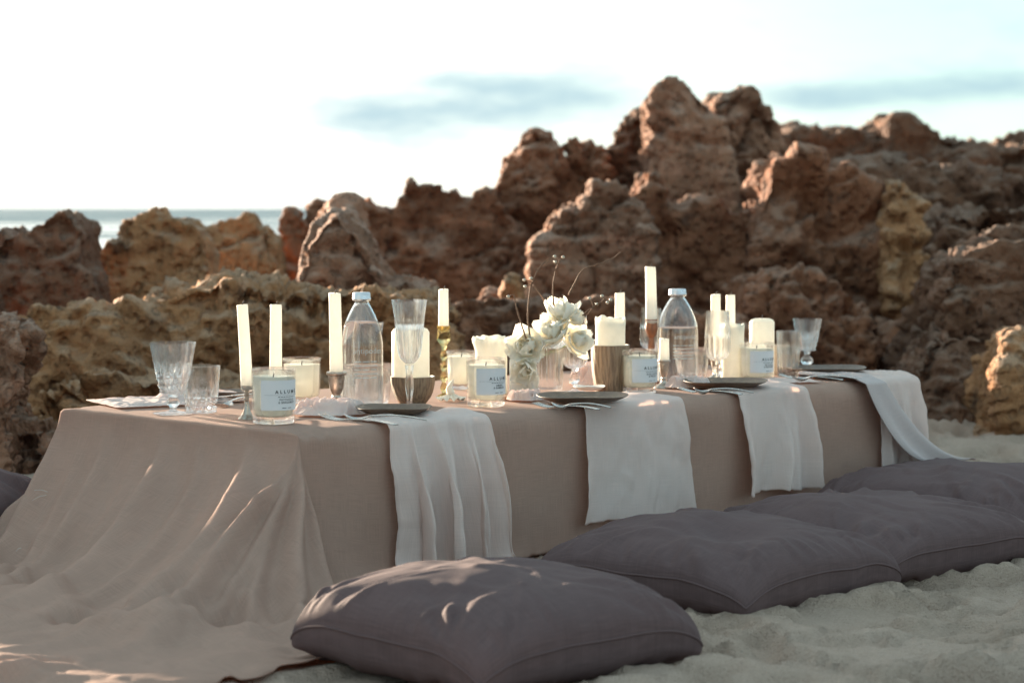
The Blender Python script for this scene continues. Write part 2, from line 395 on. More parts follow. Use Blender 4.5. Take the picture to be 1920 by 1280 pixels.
SZ = -.75 + (.22*np.sin(SYY*.42 + 1.5*noise(np.stack([SXX*.05, SYY*.02, SXX*0], -1)))*np.clip((SYY-24)/10, 0, 1) + .1*noise(np.stack([SXX*.12, SYY*.25, SXX*0], -1)))*np.exp(-SYY/110)
sea = mesh('sea', np.stack([SXX, SYY, SZ], -1).reshape(-1, 3), grid_faces(len(sxx), len(sy)), SEA)
tag(sea, 'pale blue sea with white breakers out to the horizon', None, kind='structure')

# ------------------------------------------------------------------ rocks
DG = lambda: bpy.context.evaluated_depsgraph_get()
def evaluated(o):
    dg = DG(); dg.update(); e = o.evaluated_get(dg); me = e.to_mesh()
    n = len(me.vertices); co = np.empty(n*3); me.vertices.foreach_get('co', co); no = np.empty(n*3); me.vertices.foreach_get('normal', no)
    fs = [tuple(p.vertices) for p in me.polygons]; e.to_mesh_clear()
    return co.reshape(-1, 3), no.reshape(-1, 3), fs
from mathutils.geometry import tessellate_polygon
_h = rng.random((4, 4096))
def worley(p):
    """distance from the nearest cell border and a random number per cell"""
    i = np.floor(p).astype(int); f1 = np.full(len(p), 9.); f2 = np.full(len(p), 9.); cid = np.zeros(len(p))
    for dx in (-1, 0, 1):
        for dy in (-1, 0, 1):
            for dz in (-1, 0, 1):
                c_ = i + np.array([dx, dy, dz]); hsh = (c_[:, 0]*73856093 ^ c_[:, 1]*19349663 ^ c_[:, 2]*83492791) & 4095
                d = np.sqrt((c_[:, 0]+_h[0][hsh]-p[:, 0])**2+(c_[:, 1]+_h[1][hsh]-p[:, 1])**2+(c_[:, 2]+_h[2][hsh]-p[:, 2])**2)
                n_ = d < f1; f2 = np.where(n_, f1, np.minimum(f2, d)); cid = np.where(n_, _h[3][hsh], cid); f1 = np.where(n_, d, f1)
    return f2-f1, cid
def rock(name, label, cat, d, top, mi, thick=.5, vox=.026, amp=1.0, lean=.45, seed=0, smooth_it=7, zb=-.12):
    """a body whose skyline is `top` (photo pixels at depth d), carried down to the ground, thick at the foot and thinner above"""
    pts = [D(x, y, d) for x, y in top]
    zmax = max(p.z for p in pts)
    x0, x1 = pts[0].x, pts[-1].x; fl = .06
    poly = [Vector((x0-fl, 0, zb))] + [Vector((p.x, 0, max(p.z, zb+.02))) for p in pts] + [Vector((x1+fl, 0, zb))]
    # densify
    dn = []
    for a, b in zip(poly, poly[1:]+poly[:1]):
        k = max(1, int((b-a).length/.12)); dn += [a.lerp(b, i/k) for i in range(k)]
    tri = tessellate_polygon([[Vector((p.x, p.z, 0)) for p in dn]]); n = len(dn)
    def half(z, s):
        t = min(max((z-zb)/(zmax-zb), 0), 1)
        return (thick*(1.0-lean*t) if s < 0 else thick*.8*(1.0-.4*t))
    vs = [(p.x, d - half(p.z, -1), p.z) for p in dn] + [(p.x, d + half(p.z, 1), p.z) for p in dn]
    fs = [t for t in tri] + [(t[2]+n, t[1]+n, t[0]+n) for t in tri] + [(i, i+n, (i+1) % n+n, (i+1) % n) for i in range(n)]
    tmp = mesh('tmp', vs, fs)
    bm_fix(tmp)
    r = tmp.modifiers.new('r', 'REMESH'); r.mode = 'VOXEL'; r.voxel_size = vox*.60
    s = tmp.modifiers.new('s', 'SMOOTH'); s.iterations = max(2, smooth_it-3); s.factor = .5
    co, no, f2 = evaluated(tmp); bpy.data.objects.remove(tmp, do_unlink=True)
    q = co + seed*7.7
    # broad relief (mostly towards and away from the viewer), ledges, knobs, scalloped hollows and pits
    wy = np.abs(no[:, 1]); wq = q + .12*np.stack([fbm(q*3, 2), fbm(q*3+50, 2), fbm(q*3+90, 2)], -1)
    broad = fbm(wq*1.6, 3); ledge = fbm(wq*np.array([1.3, 1.3, 4.6])+21, 3); knob = ridged(wq*3.4+5, 4); cav = fbm(wq*np.array([5.2, 5.2, 4.0])+11, 3); sm = ridged(wq*11+3, 3); fi = fbm(q*34, 2)
    fr, cell = worley(wq*np.array([3.1, 3.1, 2.2])); fr2, cell2 = worley(wq*np.array([8.5, 8.5, 6.0])+40)
    frac = .11*(cell-.5) - .085*np.exp(-(fr/.10)**2) + .042*(cell2-.5) - .030*np.exp(-(fr2/.10)**2)
    f1, _c = worley(wq*np.array([13., 13., 11.])+9); pit = np.exp(-(f1/.16)**2)
    coarse = .11*(cell-.5)*.8 + .30*broad*(.2+.8*wy) + .17*ledge*wy + .085*knob - .26*np.clip(cav-.06, 0, 1)*(.4+.6*wy)
    coarse = coarse*(.55+.45*wy) - .045*(1-wy)
    small = -.075*np.exp(-(fr/.09)**2) + .042*(cell2-.5) - .032*np.exp(-(fr2/.10)**2) + .052*sm + .026*fi - .022*pit
    co = co + no*((amp*coarse + (.28+.42*amp)*small*(.22+.95*smooth(fbm(q*1.25+60, 2)*2.4+.5)))[:, None])
    o = mesh(name, co - np.array([0, d, 0]), f2, ROCKM[mi]); o.location = (0, d, 0)
    return tag(o, label, cat, 'rocks of the outcrop behind the table')
import bmesh
def bm_fix(o):
    bm = bmesh.new(); bm.from_mesh(o.data); bmesh.ops.recalc_face_normals(bm, faces=bm.faces); bm.to_mesh(o.data); bm.free()

rock('rock_ridge', 'long low far ridge on the right skyline, grey brown', 'rock', 16.0, [(1400, 330), (1440, 270), (1475, 240), (1500, 240), (1530, 250), (1550, 240), (1580, 235), (1600, 248), (1630, 238), (1650, 222), (1690, 222), (1720, 235), (1740, 257), (1770, 255), (1800, 262), (1830, 278), (1860, 265), (1890, 258), (1920, 255), (1960, 250), (2050, 262), (2200, 300)], 2, .9, .04, 1.0, seed=1)
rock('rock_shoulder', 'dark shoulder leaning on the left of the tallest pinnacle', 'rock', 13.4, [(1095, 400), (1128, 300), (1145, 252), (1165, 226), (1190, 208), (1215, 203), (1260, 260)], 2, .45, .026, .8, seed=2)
rock('rock_pinnacle', 'tallest pale rock pinnacle on the skyline, smooth domed top', 'rock', 12.6, [(1203, 400), (1208, 300), (1208, 215), (1214, 182), (1238, 160), (1265, 151), (1290, 165), (1315, 192), (1335, 225), (1350, 270), (1362, 320), (1368, 400), (1372, 470)], 3, .50, .026, .55, seed=3)
rock('rock_hummock', 'flat topped knob right of the tallest pinnacle', 'rock', 13.2, [(1318, 330), (1325, 198), (1345, 180), (1375, 172), (1400, 166), (1415, 180), (1420, 200), (1440, 218), (1455, 250), (1475, 285), (1500, 310), (1530, 380)], 3, .5, .026, .8, seed=4)
rock('rock_crag', 'jagged dark crag with small spikes left of the tallest pinnacle', 'rock', 12.9, [(925, 420), (933, 330), (945, 297), (960, 277), (985, 250), (1010, 240), (1040, 250), (1050, 292), (1059, 298), (1064, 258), (1078, 256), (1084, 285), (1098, 272), (1110, 258), (1120, 272), (1135, 292), (1150, 400)], 0, .5, .024, .75, seed=5)
rock('rock_saw_ridge', 'low saw toothed dark ridge sloping down to the sea', 'rock', 12.4, [(588, 470), (592, 400), (603, 380), (615, 384), (621, 402), (650, 388), (675, 372), (690, 365), (700, 385), (735, 388), (753, 392), (763, 355), (770, 340), (800, 352), (825, 346), (838, 366), (850, 350), (865, 365), (890, 380), (898, 360), (915, 348), (930, 355), (945, 400), (990, 420)], 0, .5, .024, .7, seed=6, smooth_it=4)
rock('rock_hump', 'broad brown humped rocks in front of the right ridge', 'rock', 12.2, [(1480, 420), (1520, 340), (1570, 300), (1640, 290), (1700, 300), (1760, 320), (1830, 330), (1900, 340), (2000, 330), (2100, 400)], 2, .7, .032, 1.0, seed=7)
rock('rock_boulder', 'big rounded rust coloured boulder behind the flowers', 'rock', 10.6, [(1000, 520), (1012, 450), (1030, 415), (1060, 392), (1090, 377), (1110, 352), (1140, 350), (1180, 367), (1198, 400), (1215, 470), (1225, 560)], 3, .6, .026, .6, seed=8)
rock('rock_buttress', 'rust brown buttress below the tallest pinnacle', 'rock', 11.0, [(1185, 520), (1193, 360), (1208, 330), (1225, 330), (1240, 362), (1262, 392), (1290, 378), (1320, 362), (1375, 400), (1400, 450), (1440, 520)], 0, .6, .026, .7, seed=9)
rock('rock_lobed_boulder', 'lobed reddish boulder beside the tan spire', 'rock', 10.8, [(1380, 540), (1400, 410), (1420, 352), (1440, 312), (1470, 300), (1510, 302), (1530, 335), (1545, 328), (1570, 317), (1592, 332), (1620, 352), (1640, 400), (1660, 520)], 0, .6, .026, .9, seed=10)
rock('rock_spire', 'slim tan rock spire standing upright on the right', 'rock', 10.2, [(1640, 620), (1652, 420), (1658, 355), (1674, 336), (1692, 345), (1710, 372), (1715, 405), (1714, 500), (1730, 620)], 1, .30, .022, .5, seed=11)
rock('rock_terrace', 'reddish terrace rock behind the right end of the table', 'rock', 9.8, [(1370, 620), (1395, 530), (1450, 505), (1500, 520), (1560, 535), (1600, 560), (1650, 590), (1700, 600), (1760, 610), (1820, 700)], 0, .6, .026, .9, seed=12)
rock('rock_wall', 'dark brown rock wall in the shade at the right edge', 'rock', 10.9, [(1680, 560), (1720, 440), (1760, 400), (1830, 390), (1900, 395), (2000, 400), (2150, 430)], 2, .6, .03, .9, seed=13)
rock('rock_slab', 'sunlit edged slab lying on the right dark boulder', 'rock', 9.4, [(1770, 560), (1795, 468), (1830, 446), (1880, 432), (1930, 424), (2000, 420), (2080, 440)], 2, .35, .022, .5, seed=14)
rock('rock_block', 'grey blocky boulder at the right edge under the slab', 'rock', 8.9, [(1728, 640), (1738, 540), (1760, 488), (1800, 466), (1850, 452), (1910, 455), (1980, 458), (2060, 500)], 2, .45, .022, .6, seed=15)
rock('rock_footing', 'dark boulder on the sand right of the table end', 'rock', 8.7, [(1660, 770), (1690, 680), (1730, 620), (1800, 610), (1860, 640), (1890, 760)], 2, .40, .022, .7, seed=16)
rock('rock_hollow_pillar', 'ochre rock pillar with a hollow at the right edge of the sand', 'rock', 8.1, [(1846, 800), (1852, 690), (1868, 625), (1900, 608), (1960, 606), (2030, 620), (2060, 760)], 1, .30, .02, .8, seed=17)
rock('rock_ledge', 'long low ledge directly behind the middle of the table', 'rock', 9.0, [(800, 700), (840, 565), (900, 552), (960, 556), (1000, 562), (1060, 572), (1180, 566), (1260, 578), (1340, 590), (1400, 600), (1450, 700)], 0, .5, .024, .7, seed=18)
rock('rock_stub', 'small upright stub on the ledge behind the twigs', 'rock', 8.9, [(938, 600), (945, 540), (955, 516), (968, 520), (978, 560), (985, 610)], 1, .12, .02, .3, seed=30)
rock('rock_fallen_block', 'small pale block lying on the ledge', 'rock', 9.0, [(900, 600), (903, 545), (915, 540), (932, 544), (938, 600)], 3, .10, .02, .25, seed=31)
rock('rock_twin_peak', 'two horned rock at the left edge against the sea', 'rock', 9.2, [(-70, 560), (-40, 490), (0, 476), (8, 450), (18, 420), (30, 432), (48, 440), (75, 430), (105, 408), (137, 392), (152, 406), (165, 420), (178, 441), (170, 468), (172, 495), (192, 512), (200, 570)], 2, .40, .022, .45, seed=19, smooth_it=4)
rock('rock_sunlit_peak', 'amber pointed rock second from the left against the sea', 'rock', 9.8, [(190, 560), (198, 488), (215, 462), (238, 446), (243, 420), (262, 400), (285, 392), (302, 382), (318, 402), (345, 412), (385, 426), (402, 450), (412, 560)], 1, .42, .022, .5, seed=20, smooth_it=4)
rock('rock_nub_ridge', 'ochre ridge with a small nub below the horizon', 'rock', 11.4, [(375, 540), (390, 436), (420, 416), (450, 410), (466, 399), (480, 402), (488, 416), (515, 428), (532, 450), (545, 560)], 1, .45, .022, .5, seed=21, smooth_it=5)
rock('rock_tooth', 'small triangular tooth of rock breaking the horizon', 'rock', 12.0, [(520, 520), (530, 408), (538, 391), (556, 394), (575, 412), (592, 438), (610, 520)], 0, .25, .02, .3, seed=22, smooth_it=3)
rock('rock_whaleback', 'pale sloping whaleback rock running down to the right', 'rock', 8.6, [(555, 600), (580, 470), (600, 425), (622, 400), (645, 387), (662, 398), (680, 428), (710, 462), (742, 502), (780, 516), (812, 530), (822, 560), (832, 640)], 3, .55, .024, .75, seed=23)
rock('rock_shelf', 'long ochre shelf of rock behind the left end of the table', 'rock', 7.9, [(40, 740), (60, 640), (90, 580), (160, 570), (240, 575), (290, 555), (370, 526), (430, 520), (500, 528), (570, 536), (640, 535), (720, 540), (790, 552), (850, 590), (880, 700)], 1, .42, .022, .72, seed=24)
rock('rock_step', 'low brown step of rock below the ochre shelf', 'rock', 7.35, [(60, 800), (90, 730), (160, 690), (240, 690), (330, 705), (430, 720), (540, 730), (640, 740), (700, 800)], 1, .30, .02, .8, seed=25)
rock('rock_corner', 'pale crusted rock jutting in at the left edge', 'rock', 6.75, [(-140, 640), (-80, 570), (-20, 568), (20, 580), (48, 598), (66, 628), (64, 660), (50, 700), (40, 760)], 3, .24, .018, .6, seed=26)
rock('rock_kerb', 'dark low boulder on the sand at the left edge', 'rock', 6.9, [(-160, 820), (-60, 760), (20, 752), (62, 772), (98, 802), (112, 850), (108, 880)], 2, .26, .018, .6, seed=27)
rock('rock_sun_blocker', 'unseen brown rocks added past the left edge to shade the sand', 'rock', 8.2, [(-1900, 620), (-1700, 560), (-1500, 540), (-1380, 520), (-1280, 440), (-1240, 430), (-1220, 540), (-1060, 545), (-1040, 425), (-960, 418), (-800, 422), (-600, 420), (-500, 424), (-350, 426), (-240, 430), (-150, 445), (-80, 480), (-20, 560)], 2, .40, .03, .16, seed=28)  # added out of view: height shades the sand, notch lets sun onto the cloth

# ------------------------------------------------------------------ cloth solver (position based, numpy)
def drape(X, Rs, collide, steps=140, iters=8, damp=.97, g=9.8, dt=1/60, bend=.05, pin=None, kc=1.0):
    """X (nu,nv,3) start, Rs (nu,nv,2) rest coordinates"""
    nu, nv = X.shape[:2]; sets = []
    def views(arr, du, dv, su):
        a = arr[:nu-du if du else nu, (-dv if dv < 0 else 0):(nv-dv if dv > 0 else nv)]
        b = arr[du:, max(dv, 0):(nv+dv if dv < 0 else nv)]
        return (a[su[0]::2], b[su[0]::2]) if du else (a[:, su[0]::2], b[:, su[0]::2])
    for du, dv, k in ((1, 0, 1.0), (0, 1, 1.0), (1, 1, .6), (1, -1, .6)):
        for par in (0, 1):
            ra, rb = views(Rs, du, dv, (par,)); sets.append((du, dv, par, np.linalg.norm(rb-ra, axis=-1), k))
    r2u = np.linalg.norm(Rs[2:]-Rs[:-2], axis=-1); r2v = np.linalg.norm(Rs[:, 2:]-Rs[:, :-2], axis=-1)
    Xp = X.copy(); G = np.array([0, 0, -g*dt*dt]); X0 = X.copy()
    for s in range(steps):
        Vv = (X-Xp)*damp; ln = np.linalg.norm(Vv, axis=-1, keepdims=True); Vv *= np.minimum(1, .02/np.maximum(ln, 1e-9))
        Xp = X.copy(); X = X + Vv + G
        for it in range(iters):
            for du, dv, par, r, k in sets:
                a, b = views(X, du, dv, (par,)); d = b-a; l = np.sqrt((d*d).sum(-1))+1e-9; e = (l-r)/l
                if kc < 1: e = np.where(e < 0, e*kc, e)
                cr = d*(.5*k*e)[..., None]; a += cr; b -= cr
            if bend:
                d = X[2:]-X[:-2]; l = np.sqrt((d*d).sum(-1))+1e-9; cr = d*(.5*bend*np.minimum((l-r2u)/l, 0))[..., None]; X[:-2] += cr; X[2:] -= cr
                d = X[:, 2:]-X[:, :-2]; l = np.sqrt((d*d).sum(-1))+1e-9; cr = d*(.5*bend*np.minimum((l-r2v)/l, 0))[..., None]; X[:, :-2] += cr; X[:, 2:] -= cr
            if pin is not None: X[pin] = X0[pin]
        X = collide(X, Xp)
    return X
def table_collider(off=.004, ground=.004, mu=.6, mug=.85, rad=.012):
    def f(X, Xp):
        x = X.reshape(-1, 3); xp = Xp.reshape(-1, 3)
        dx = x[:, 0]-A2[0]; dy = x[:, 1]-A2[1]; u = dx*E1n[0]+dy*E1n[1]; v = dx*E2n[0]+dy*E2n[1]; z = x[:, 2]
        # rounded box signed distance
        pu = np.minimum(u+off, TL+off-u); pv = np.minimum(v+off, TW+off-v); pz = ZT+off-z
        ins = (pu > 0) & (pv > 0) & (pz > 0)
        mn = np.minimum(np.minimum(pu, pv), pz)
        top = ins & (pz <= mn+1e-9) | ins & (xp[:, 2] >= ZT+off-1e-4); sd_ = ins & ~top; su = sd_ & (pu <= pv); sv = sd_ & ~su
        z = np.where(top, ZT+off, z)
        u = np.where(su, np.where(u < TL/2, -off, TL+off), u); v = np.where(sv, np.where(v < TW/2, -off, TW+off), v)
        x2 = np.stack([A2[0]+u*E1n[0]+v*E2n[0], A2[1]+u*E1n[1]+v*E2n[1], z], -1)
        fr = np.where(top, mu, 0.0)
        gr = x2[:, 2] < ground; x2[:, 2] = np.where(gr, ground, x2[:, 2]); fr = np.where(gr, mug, fr)
        x2[:, :2] -= (x2[:, :2]-xp[:, :2])*fr[:, None]
        return x2.reshape(X.shape)
    return f
def uvw(U, Vv, Z): return np.stack([A2[0]+U*E1n[0]+Vv*E2n[0], A2[1]+U*E1n[1]+Vv*E2n[1], Z], -1)
def sheet(name, X, Rs, mat, parent=None, thick=.0016, sub=1):
    nu, nv = X.shape[:2]
    o = mesh(name, X.reshape(-1, 3), grid_faces(nu, nv), mat, parent, uv=Rs.reshape(-1, 2))
    if sub: m_ = o.modifiers.new('sub', 'SUBSURF'); m_.levels = m_.render_levels = sub
    if thick: m_ = o.modifiers.new('sol', 'SOLIDIFY'); m_.thickness = thick; m_.offset = 0
    return o

# tablecloth: long fall pulled out over the sand at the left end, short fall along the front
hs = .026
ru = np.arange(-1.12, TL+.24, hs); nv_ = int((TW+.45)/hs); tv = np.linspace(0, 1, nv_)
vmin = -.285 - .045*np.clip((1.2-ru)/1.2, 0, 1) - .40*smooth((.26-ru)/.50); vmax = np.full_like(ru, TW+.10)
RU = np.repeat(ru[:, None], nv_, 1); RV = vmin[:, None] + tv[None, :]*(vmax-vmin)[:, None]
Rs = np.stack([RU, RV], -1)
lo = np.clip(-RU, 0, 2); fo = np.clip(-RV, 0, 2); bo = np.clip(RV-TW, 0, 2); ro = np.clip(RU-TL, 0, 2)
rho = np.hypot(lo, fo+bo); th = np.arctan2(fo+bo, lo+1e-9)            # 0 = straight out over the left end, 90 deg = over the long side
st = .36*np.cos(th)**.6+.03                                            # how far the slope reaches out
sl = np.sqrt(ZT**2+st**2); tt = np.clip(rho/sl, 0, 1); gl = np.clip(rho-sl, 0, 2)
reach = st*tt**1.5 + gl*.9; zz = ZT+.006 - (ZT-.008)*tt
fold_ = smooth((rho-.08)/.35)*smooth((1.35-th)/.5)
zz = zz + fold_*(.030*np.sin(RV*19+.9*np.sin(RU*5)+.5)+.03) + .008*smooth(gl/.1)*(1+np.sin(RU*20+2*np.sin(RV*7)))
U0 = np.where(RU < 0, -reach*np.cos(th), RU); V0 = np.clip(RV, 0, TW) - reach*np.sin(th)*np.where(bo > 0, -1, 1)
U0 = np.where(ro > 0, TL+ro*.35, U0); zz = np.where(ro > 0, ZT+.006-ro*.9-(fo+bo)*.8, zz); V0 = np.where(ro > 0, np.clip(RV, 0, TW)-(fo-bo)*.4, V0)
V0 = V0 + np.where(RU < 0, (.34-V0)*.05*smooth(lo/.45), 0)
Z0 = np.maximum(zz, .008) + .004*noise(np.stack([RU*6, RV*6, RU*0], -1))
onT = (RU > .004) & (RU < TL-.004) & (RV > .004) & (RV < TW-.004)
X0 = uvw(U0, V0, np.maximum(Z0, .01)); X0[onT] = uvw(RU, RV, np.full_like(RU, ZT+.005))[onT]
X = drape(X0, Rs, table_collider(.005, .006, mug=.75), steps=110, iters=9, damp=.965, bend=.04, pin=onT)
def up2(Z, relax=True):
    n, m_ = Z.shape[:2]; F = np.zeros((2*n-1, m_, Z.shape[2])); F[::2] = Z; F[1::2] = (Z[1:]+Z[:-1])/2
    G_ = np.zeros((2*n-1, 2*m_-1, Z.shape[2])); G_[:, ::2] = F; G_[:, 1::2] = (F[:, 1:]+F[:, :-1])/2
    if relax:
        for _ in range(5): G_[1:-1, 1:-1] = .5*G_[1:-1, 1:-1] + .125*(G_[2:, 1:-1]+G_[:-2, 1:-1]+G_[1:-1, 2:]+G_[1:-1, :-2])
    return G_
CLOTHX = X; X = up2(X); RsF = up2(Rs, False); RUF, RVF = RsF[..., 0], RsF[..., 1]; loF = np.clip(-RUF, 0, 2)
# the left fall is laid out by hand: steep at the table edge, sweeping out over the sand
foF = np.clip(-RVF, 0, 2); boF = np.clip(RVF-TW, 0, 2); rhoF = np.hypot(loF, foF+boF); thF = np.arctan2(foF+boF, loF+1e-9)
vq = np.clip(RVF/TW, 0, 1); stF = (.44-.26*vq**.8)*np.cos(thF)**.8 + .035; slF = np.sqrt(ZT**2+stF**2)*1.05; ttF = np.clip(rhoF/slF, 0, 1); glF = np.clip(rhoF-slF, 0, 2)
reF = stF*ttF**1.75 + glF*(.95-.45*vq); zF = .006 + ZT*(1-ttF)**1.12
XA = uvw(np.where(RUF < 0, -reF*np.cos(thF)-.004, RUF), np.clip(RVF, 0, TW) - (reF*np.sin(thF)+.006*(foF+boF > 0))*np.where(boF > 0, -1, 1), zF)
wA = np.where((RUF > 0) & (RVF > 0) & (RVF < TW), 0, smooth((.22-RUF)/.22))[..., None]
X = X*(1-wA) + XA*wA
du = np.gradient(X, axis=0); dvv = np.gradient(X, axis=1); nrm = np.cross(du, dvv); nrm /= np.linalg.norm(nrm, axis=-1, keepdims=True)+1e-9; nrm *= np.sign(nrm[..., 2:3]+.15)
wf = RVF + .42*loF + .05*np.sin(loF*4.2+RVF*3); rmp = smooth((rhoF-.01)/.26)*(1-.72*smooth(glF/.22)); fd = np.zeros_like(RUF)
for c0, wd_, am_ in ((.02, .022, .022), (.10, .016, .014), (.21, .034, .056), (.31, .014, .014), (.40, .018, .022), (.53, .036, .050), (.63, .014, .016), (.74, .026, .034), (.83, .014, .016), (.93, .026, .036), (1.05, .018, .022), (1.16, .026, .03), (1.28, .02, .02)):
    fd += am_*np.exp(-np.abs((wf-c0)/(wd_*(.75+1.5*loF)))**1.6)*(thF < .5)
for t0, wd_, am_ in ((.30, .10, .050), (.62, .075, .030), (.88, .09, .060), (1.22, .08, .024)):
    fd += am_*np.exp(-np.abs((thF-t0+.10*np.sin(rhoF*6))/wd_)**1.6)*smooth(foF/.05)*(RUF < 0)
fd += .007*smooth(glF/.1)*(1+np.sin(glF*30+4*RVF+2.4*noise(np.stack([RUF*3, RVF*3, RUF*0], -1))))
fd += .0025*ridged(np.stack([RUF*7, RVF*16, RUF*0], -1), 2)
rmp = rmp*(1-.8*smooth((rhoF-.6)/.2)*(1-smooth((RVF-RVF[:, :1])/.12)))*(RUF < .02)
X = X + nrm*(fd*rmp)[..., None] + nrm*(.0055*fbm(np.stack([RUF*6, RVF*5, RUF*0], -1), 3)*(RUF > -.02))[..., None]*np.where((RUF > 0) & (RVF > 0), 0, 1)[..., None]
X[..., 2] = np.maximum(X[..., 2], .004)
X[..., 2] += (1-smooth((X[..., 2]-.03)/.15))*(sand_height(X[..., 0].ravel(), X[..., 1].ravel()).reshape(RUF.shape)+.004)*(RUF < .05)
tcl = sheet('tablecloth', X, RsF, LINEN)
tag(tcl, 'taupe linen tablecloth over the low table, pooling on the sand at its left end', 'tablecloth')

table = thing('low_table', 'low wooden table hidden under the taupe linen cloth', 'table', TB(0, 0, 0), rz=math.atan2(E1.y, E1.x))
for k in range(6):
    w = TW/6; mesh('plank', *box(.03, TL-.03, k*w+(.03 if k == 0 else .003), (k+1)*w-(.03 if k == 5 else .003), ZT-.03, ZT-.006), TABLEW, table, smooth=False)
for lu in (.12, TL-.17):
    for lv in (.10, TW-.15): mesh('leg', *box(lu, lu+.05, lv, lv+.05, -.02, ZT-.031), TABLEW, table, smooth=False)

# ------------------------------------------------------------------ floor cushions
def cushion(label, loc, rz, size, high, seed, dents=()):
    t = thing('floor_cushion', label, 'cushion', loc, 'charcoal floor cushions', rz)
    r = np.random.default_rng(seed); n = 97
    g = np.linspace(-1, 1, n); g = np.sign(g)*(1-(1-np.abs(g))**1.35); A, B = np.meshgrid(g, g, indexing='ij'); z0 = np.zeros_like(A)
    lo_ = fbm(np.stack([A*1.1+seed, B*1.1, z0], -1), 2)
    XX = size/2*A*(1-.06*(1-B*B)*A*A) + .012*fbm(np.stack([B*1.7+seed*3, A*.5, z0], -1), 2); YY = size/2*B*(1-.06*(1-A*A)*B*B) + .012*fbm(np.stack([A*1.7+seed*3+50, B*.5, z0], -1), 2)
    q = np.clip((1-A*A)*(1-B*B), 0, 1); puff = q**.42
    rc = np.abs(A)*np.abs(B)
    XX = XX*(1-.07*rc**6); YY = YY*(1-.07*rc**6)
    seam = .088 - .040*rc**4 + .012*fbm(np.stack([A*1.3+seed*2, B*1.3, z0+5], -1), 2)
    up = (high-.085)*puff*(1+.16*lo_); dn_ = .10*q**.26
    for da, db, dr, dd in dents: up = up - dd*np.exp(-((A-da)**2+(B-db)**2)/dr**2)*q**.3
    # creases: fans out of the corners, gathers along the seam, a few long pulls across the top
    d = np.zeros_like(A)
    for k in range(150):
        if k < 84:
            ca, cb = [(-1, -1), (-1, 1), (1, -1), (1, 1)][k % 4]; e = r.uniform(0, .75)**1.4
            a0, b0 = (ca, cb*(1-e)) if r.random() < .5 else (ca*(1-e), cb); L_ = r.uniform(.25, .95); th = math.atan2(-b0*.9, -a0*.9)+r.uniform(-.35, .35); am = r.uniform(.003, .008); sg = r.uniform(.016, .04)
        elif k < 138:
            e = r.uniform(-.8, .8); sd_ = r.integers(4); a0, b0 = [(e, -1), (e, 1), (-1, e), (1, e)][sd_]; th = [math.pi/2, -math.pi/2, 0, math.pi][sd_]+r.uniform(-.45, .45); L_ = r.uniform(.12, .42); am = r.uniform(.002, .006); sg = r.uniform(.014, .03)
        else:
            a0, b0 = r.uniform(-.7, .2, 2); th = r.uniform(-.5, 2.0); L_ = r.uniform(.6, 1.2); am = r.uniform(.0015, .0035); sg = r.uniform(.03, .06)
        dx, dy = A-a0, B-b0; s_ = (dx*math.cos(th)+dy*math.sin(th))/L_; w_ = -dx*math.sin(th)+dy*math.cos(th) + r.uniform(-.25, .25)*s_*s_*L_
        sg_ = sg*(1+1.2*np.clip(s_, 0, 1)); env = smooth(np.clip(s_, 0, 1)/.08)*np.clip(1-s_, 0, 1)**.8*(s_ > 0)
        d += am*env*(np.exp(-(w_/sg_)**2) - .75*np.exp(-((w_-1.7*sg_)/sg_)**2))
    d *= np.clip(q*9, 0, 1)
    top = np.stack([XX, YY, seam+up+d], -1); bot = np.stack([XX, YY, np.maximum(seam-dn_-.5*d*np.clip(q*9, 0, 1), .0)], -1)
    # the crease relief also pushes sideways on the steep flanks
    uv = np.stack([A*.3, B*.3], -1)
    sheet('cover', top, uv, PILLOW, t, 0, 1); sheet('underside', bot, uv, PILLOW, t, 0, 0)
    ring = [top[i, 0] for i in range(n)] + [top[n-1, i] for i in range(1, n)] + [top[i, n-1] for i in range(n-2, -1, -1)] + [top[0, i] for i in range(n-2, 0, -1)]
    mesh('seam', *tube(ring + ring[:1], .0024, 5), PILLOW, t)
    return t
ang = math.atan2(E1.y, E1.x)
cushion('charcoal floor cushion nearest the camera, its corner toward the lens', (-.03, 4.00, -.018), ang-.05, .555, .19, 3, [(.35, -.3, .35, .02)])
cushion('charcoal floor cushion second from the camera along the table front', (.43, 4.72, -.018), ang+.05, .585, .175, 9, [(-.3, -.35, .28, .03)])
cushion('charcoal floor cushion third from the camera along the table front', (.82, 5.12, -.018), ang-.10, .60, .17, 15, [(.2, .3, .3, .02)])
cushion('darkest floor cushion at the far right end of the table', (1.17, 5.80, -.018), ang+.10, .64, .165, 21)
cushion('dark floor cushion peeping out behind the cloth at the left edge', (-1.46, 5.42, -.012), ang+.2, .60, .20, 27)

# ------------------------------------------------------------------ napkins falling over the front edge
def cloth_v(U, Z):
    """v coordinate of the hanging front of the tablecloth at (u, z)"""
    k0 = int(np.searchsorted(ru, 0.0)); cols = []
    zz = np.linspace(0, ZT, 40)
    for i in range(k0, len(ru)):
        rowm = RV[i] < .001; x = CLOTHX[i][rowm]; v = (x[:, 0]-A2[0])*E2n[0]+(x[:, 1]-A2[1])*E2n[1]; o_ = np.argsort(x[:, 2]); cols.append(np.interp(zz, x[o_, 2], v[o_]))
    cols = np.array(cols); cols = np.minimum(cols, np.roll(cols, 1, 0)); fu = np.clip((U-ru[k0])/hs, 0, len(cols)-1.001); iu = fu.astype(int); fu -= iu; fz = np.clip(Z/ZT*39, 0, 38.99); iz = fz.astype(int); fz -= iz
    return (cols[iu, iz]*(1-fu)+cols[iu+1, iz]*fu)*(1-fz)+(cols[iu, iz+1]*(1-fu)+cols[iu+1, iz+1]*fu)*fz
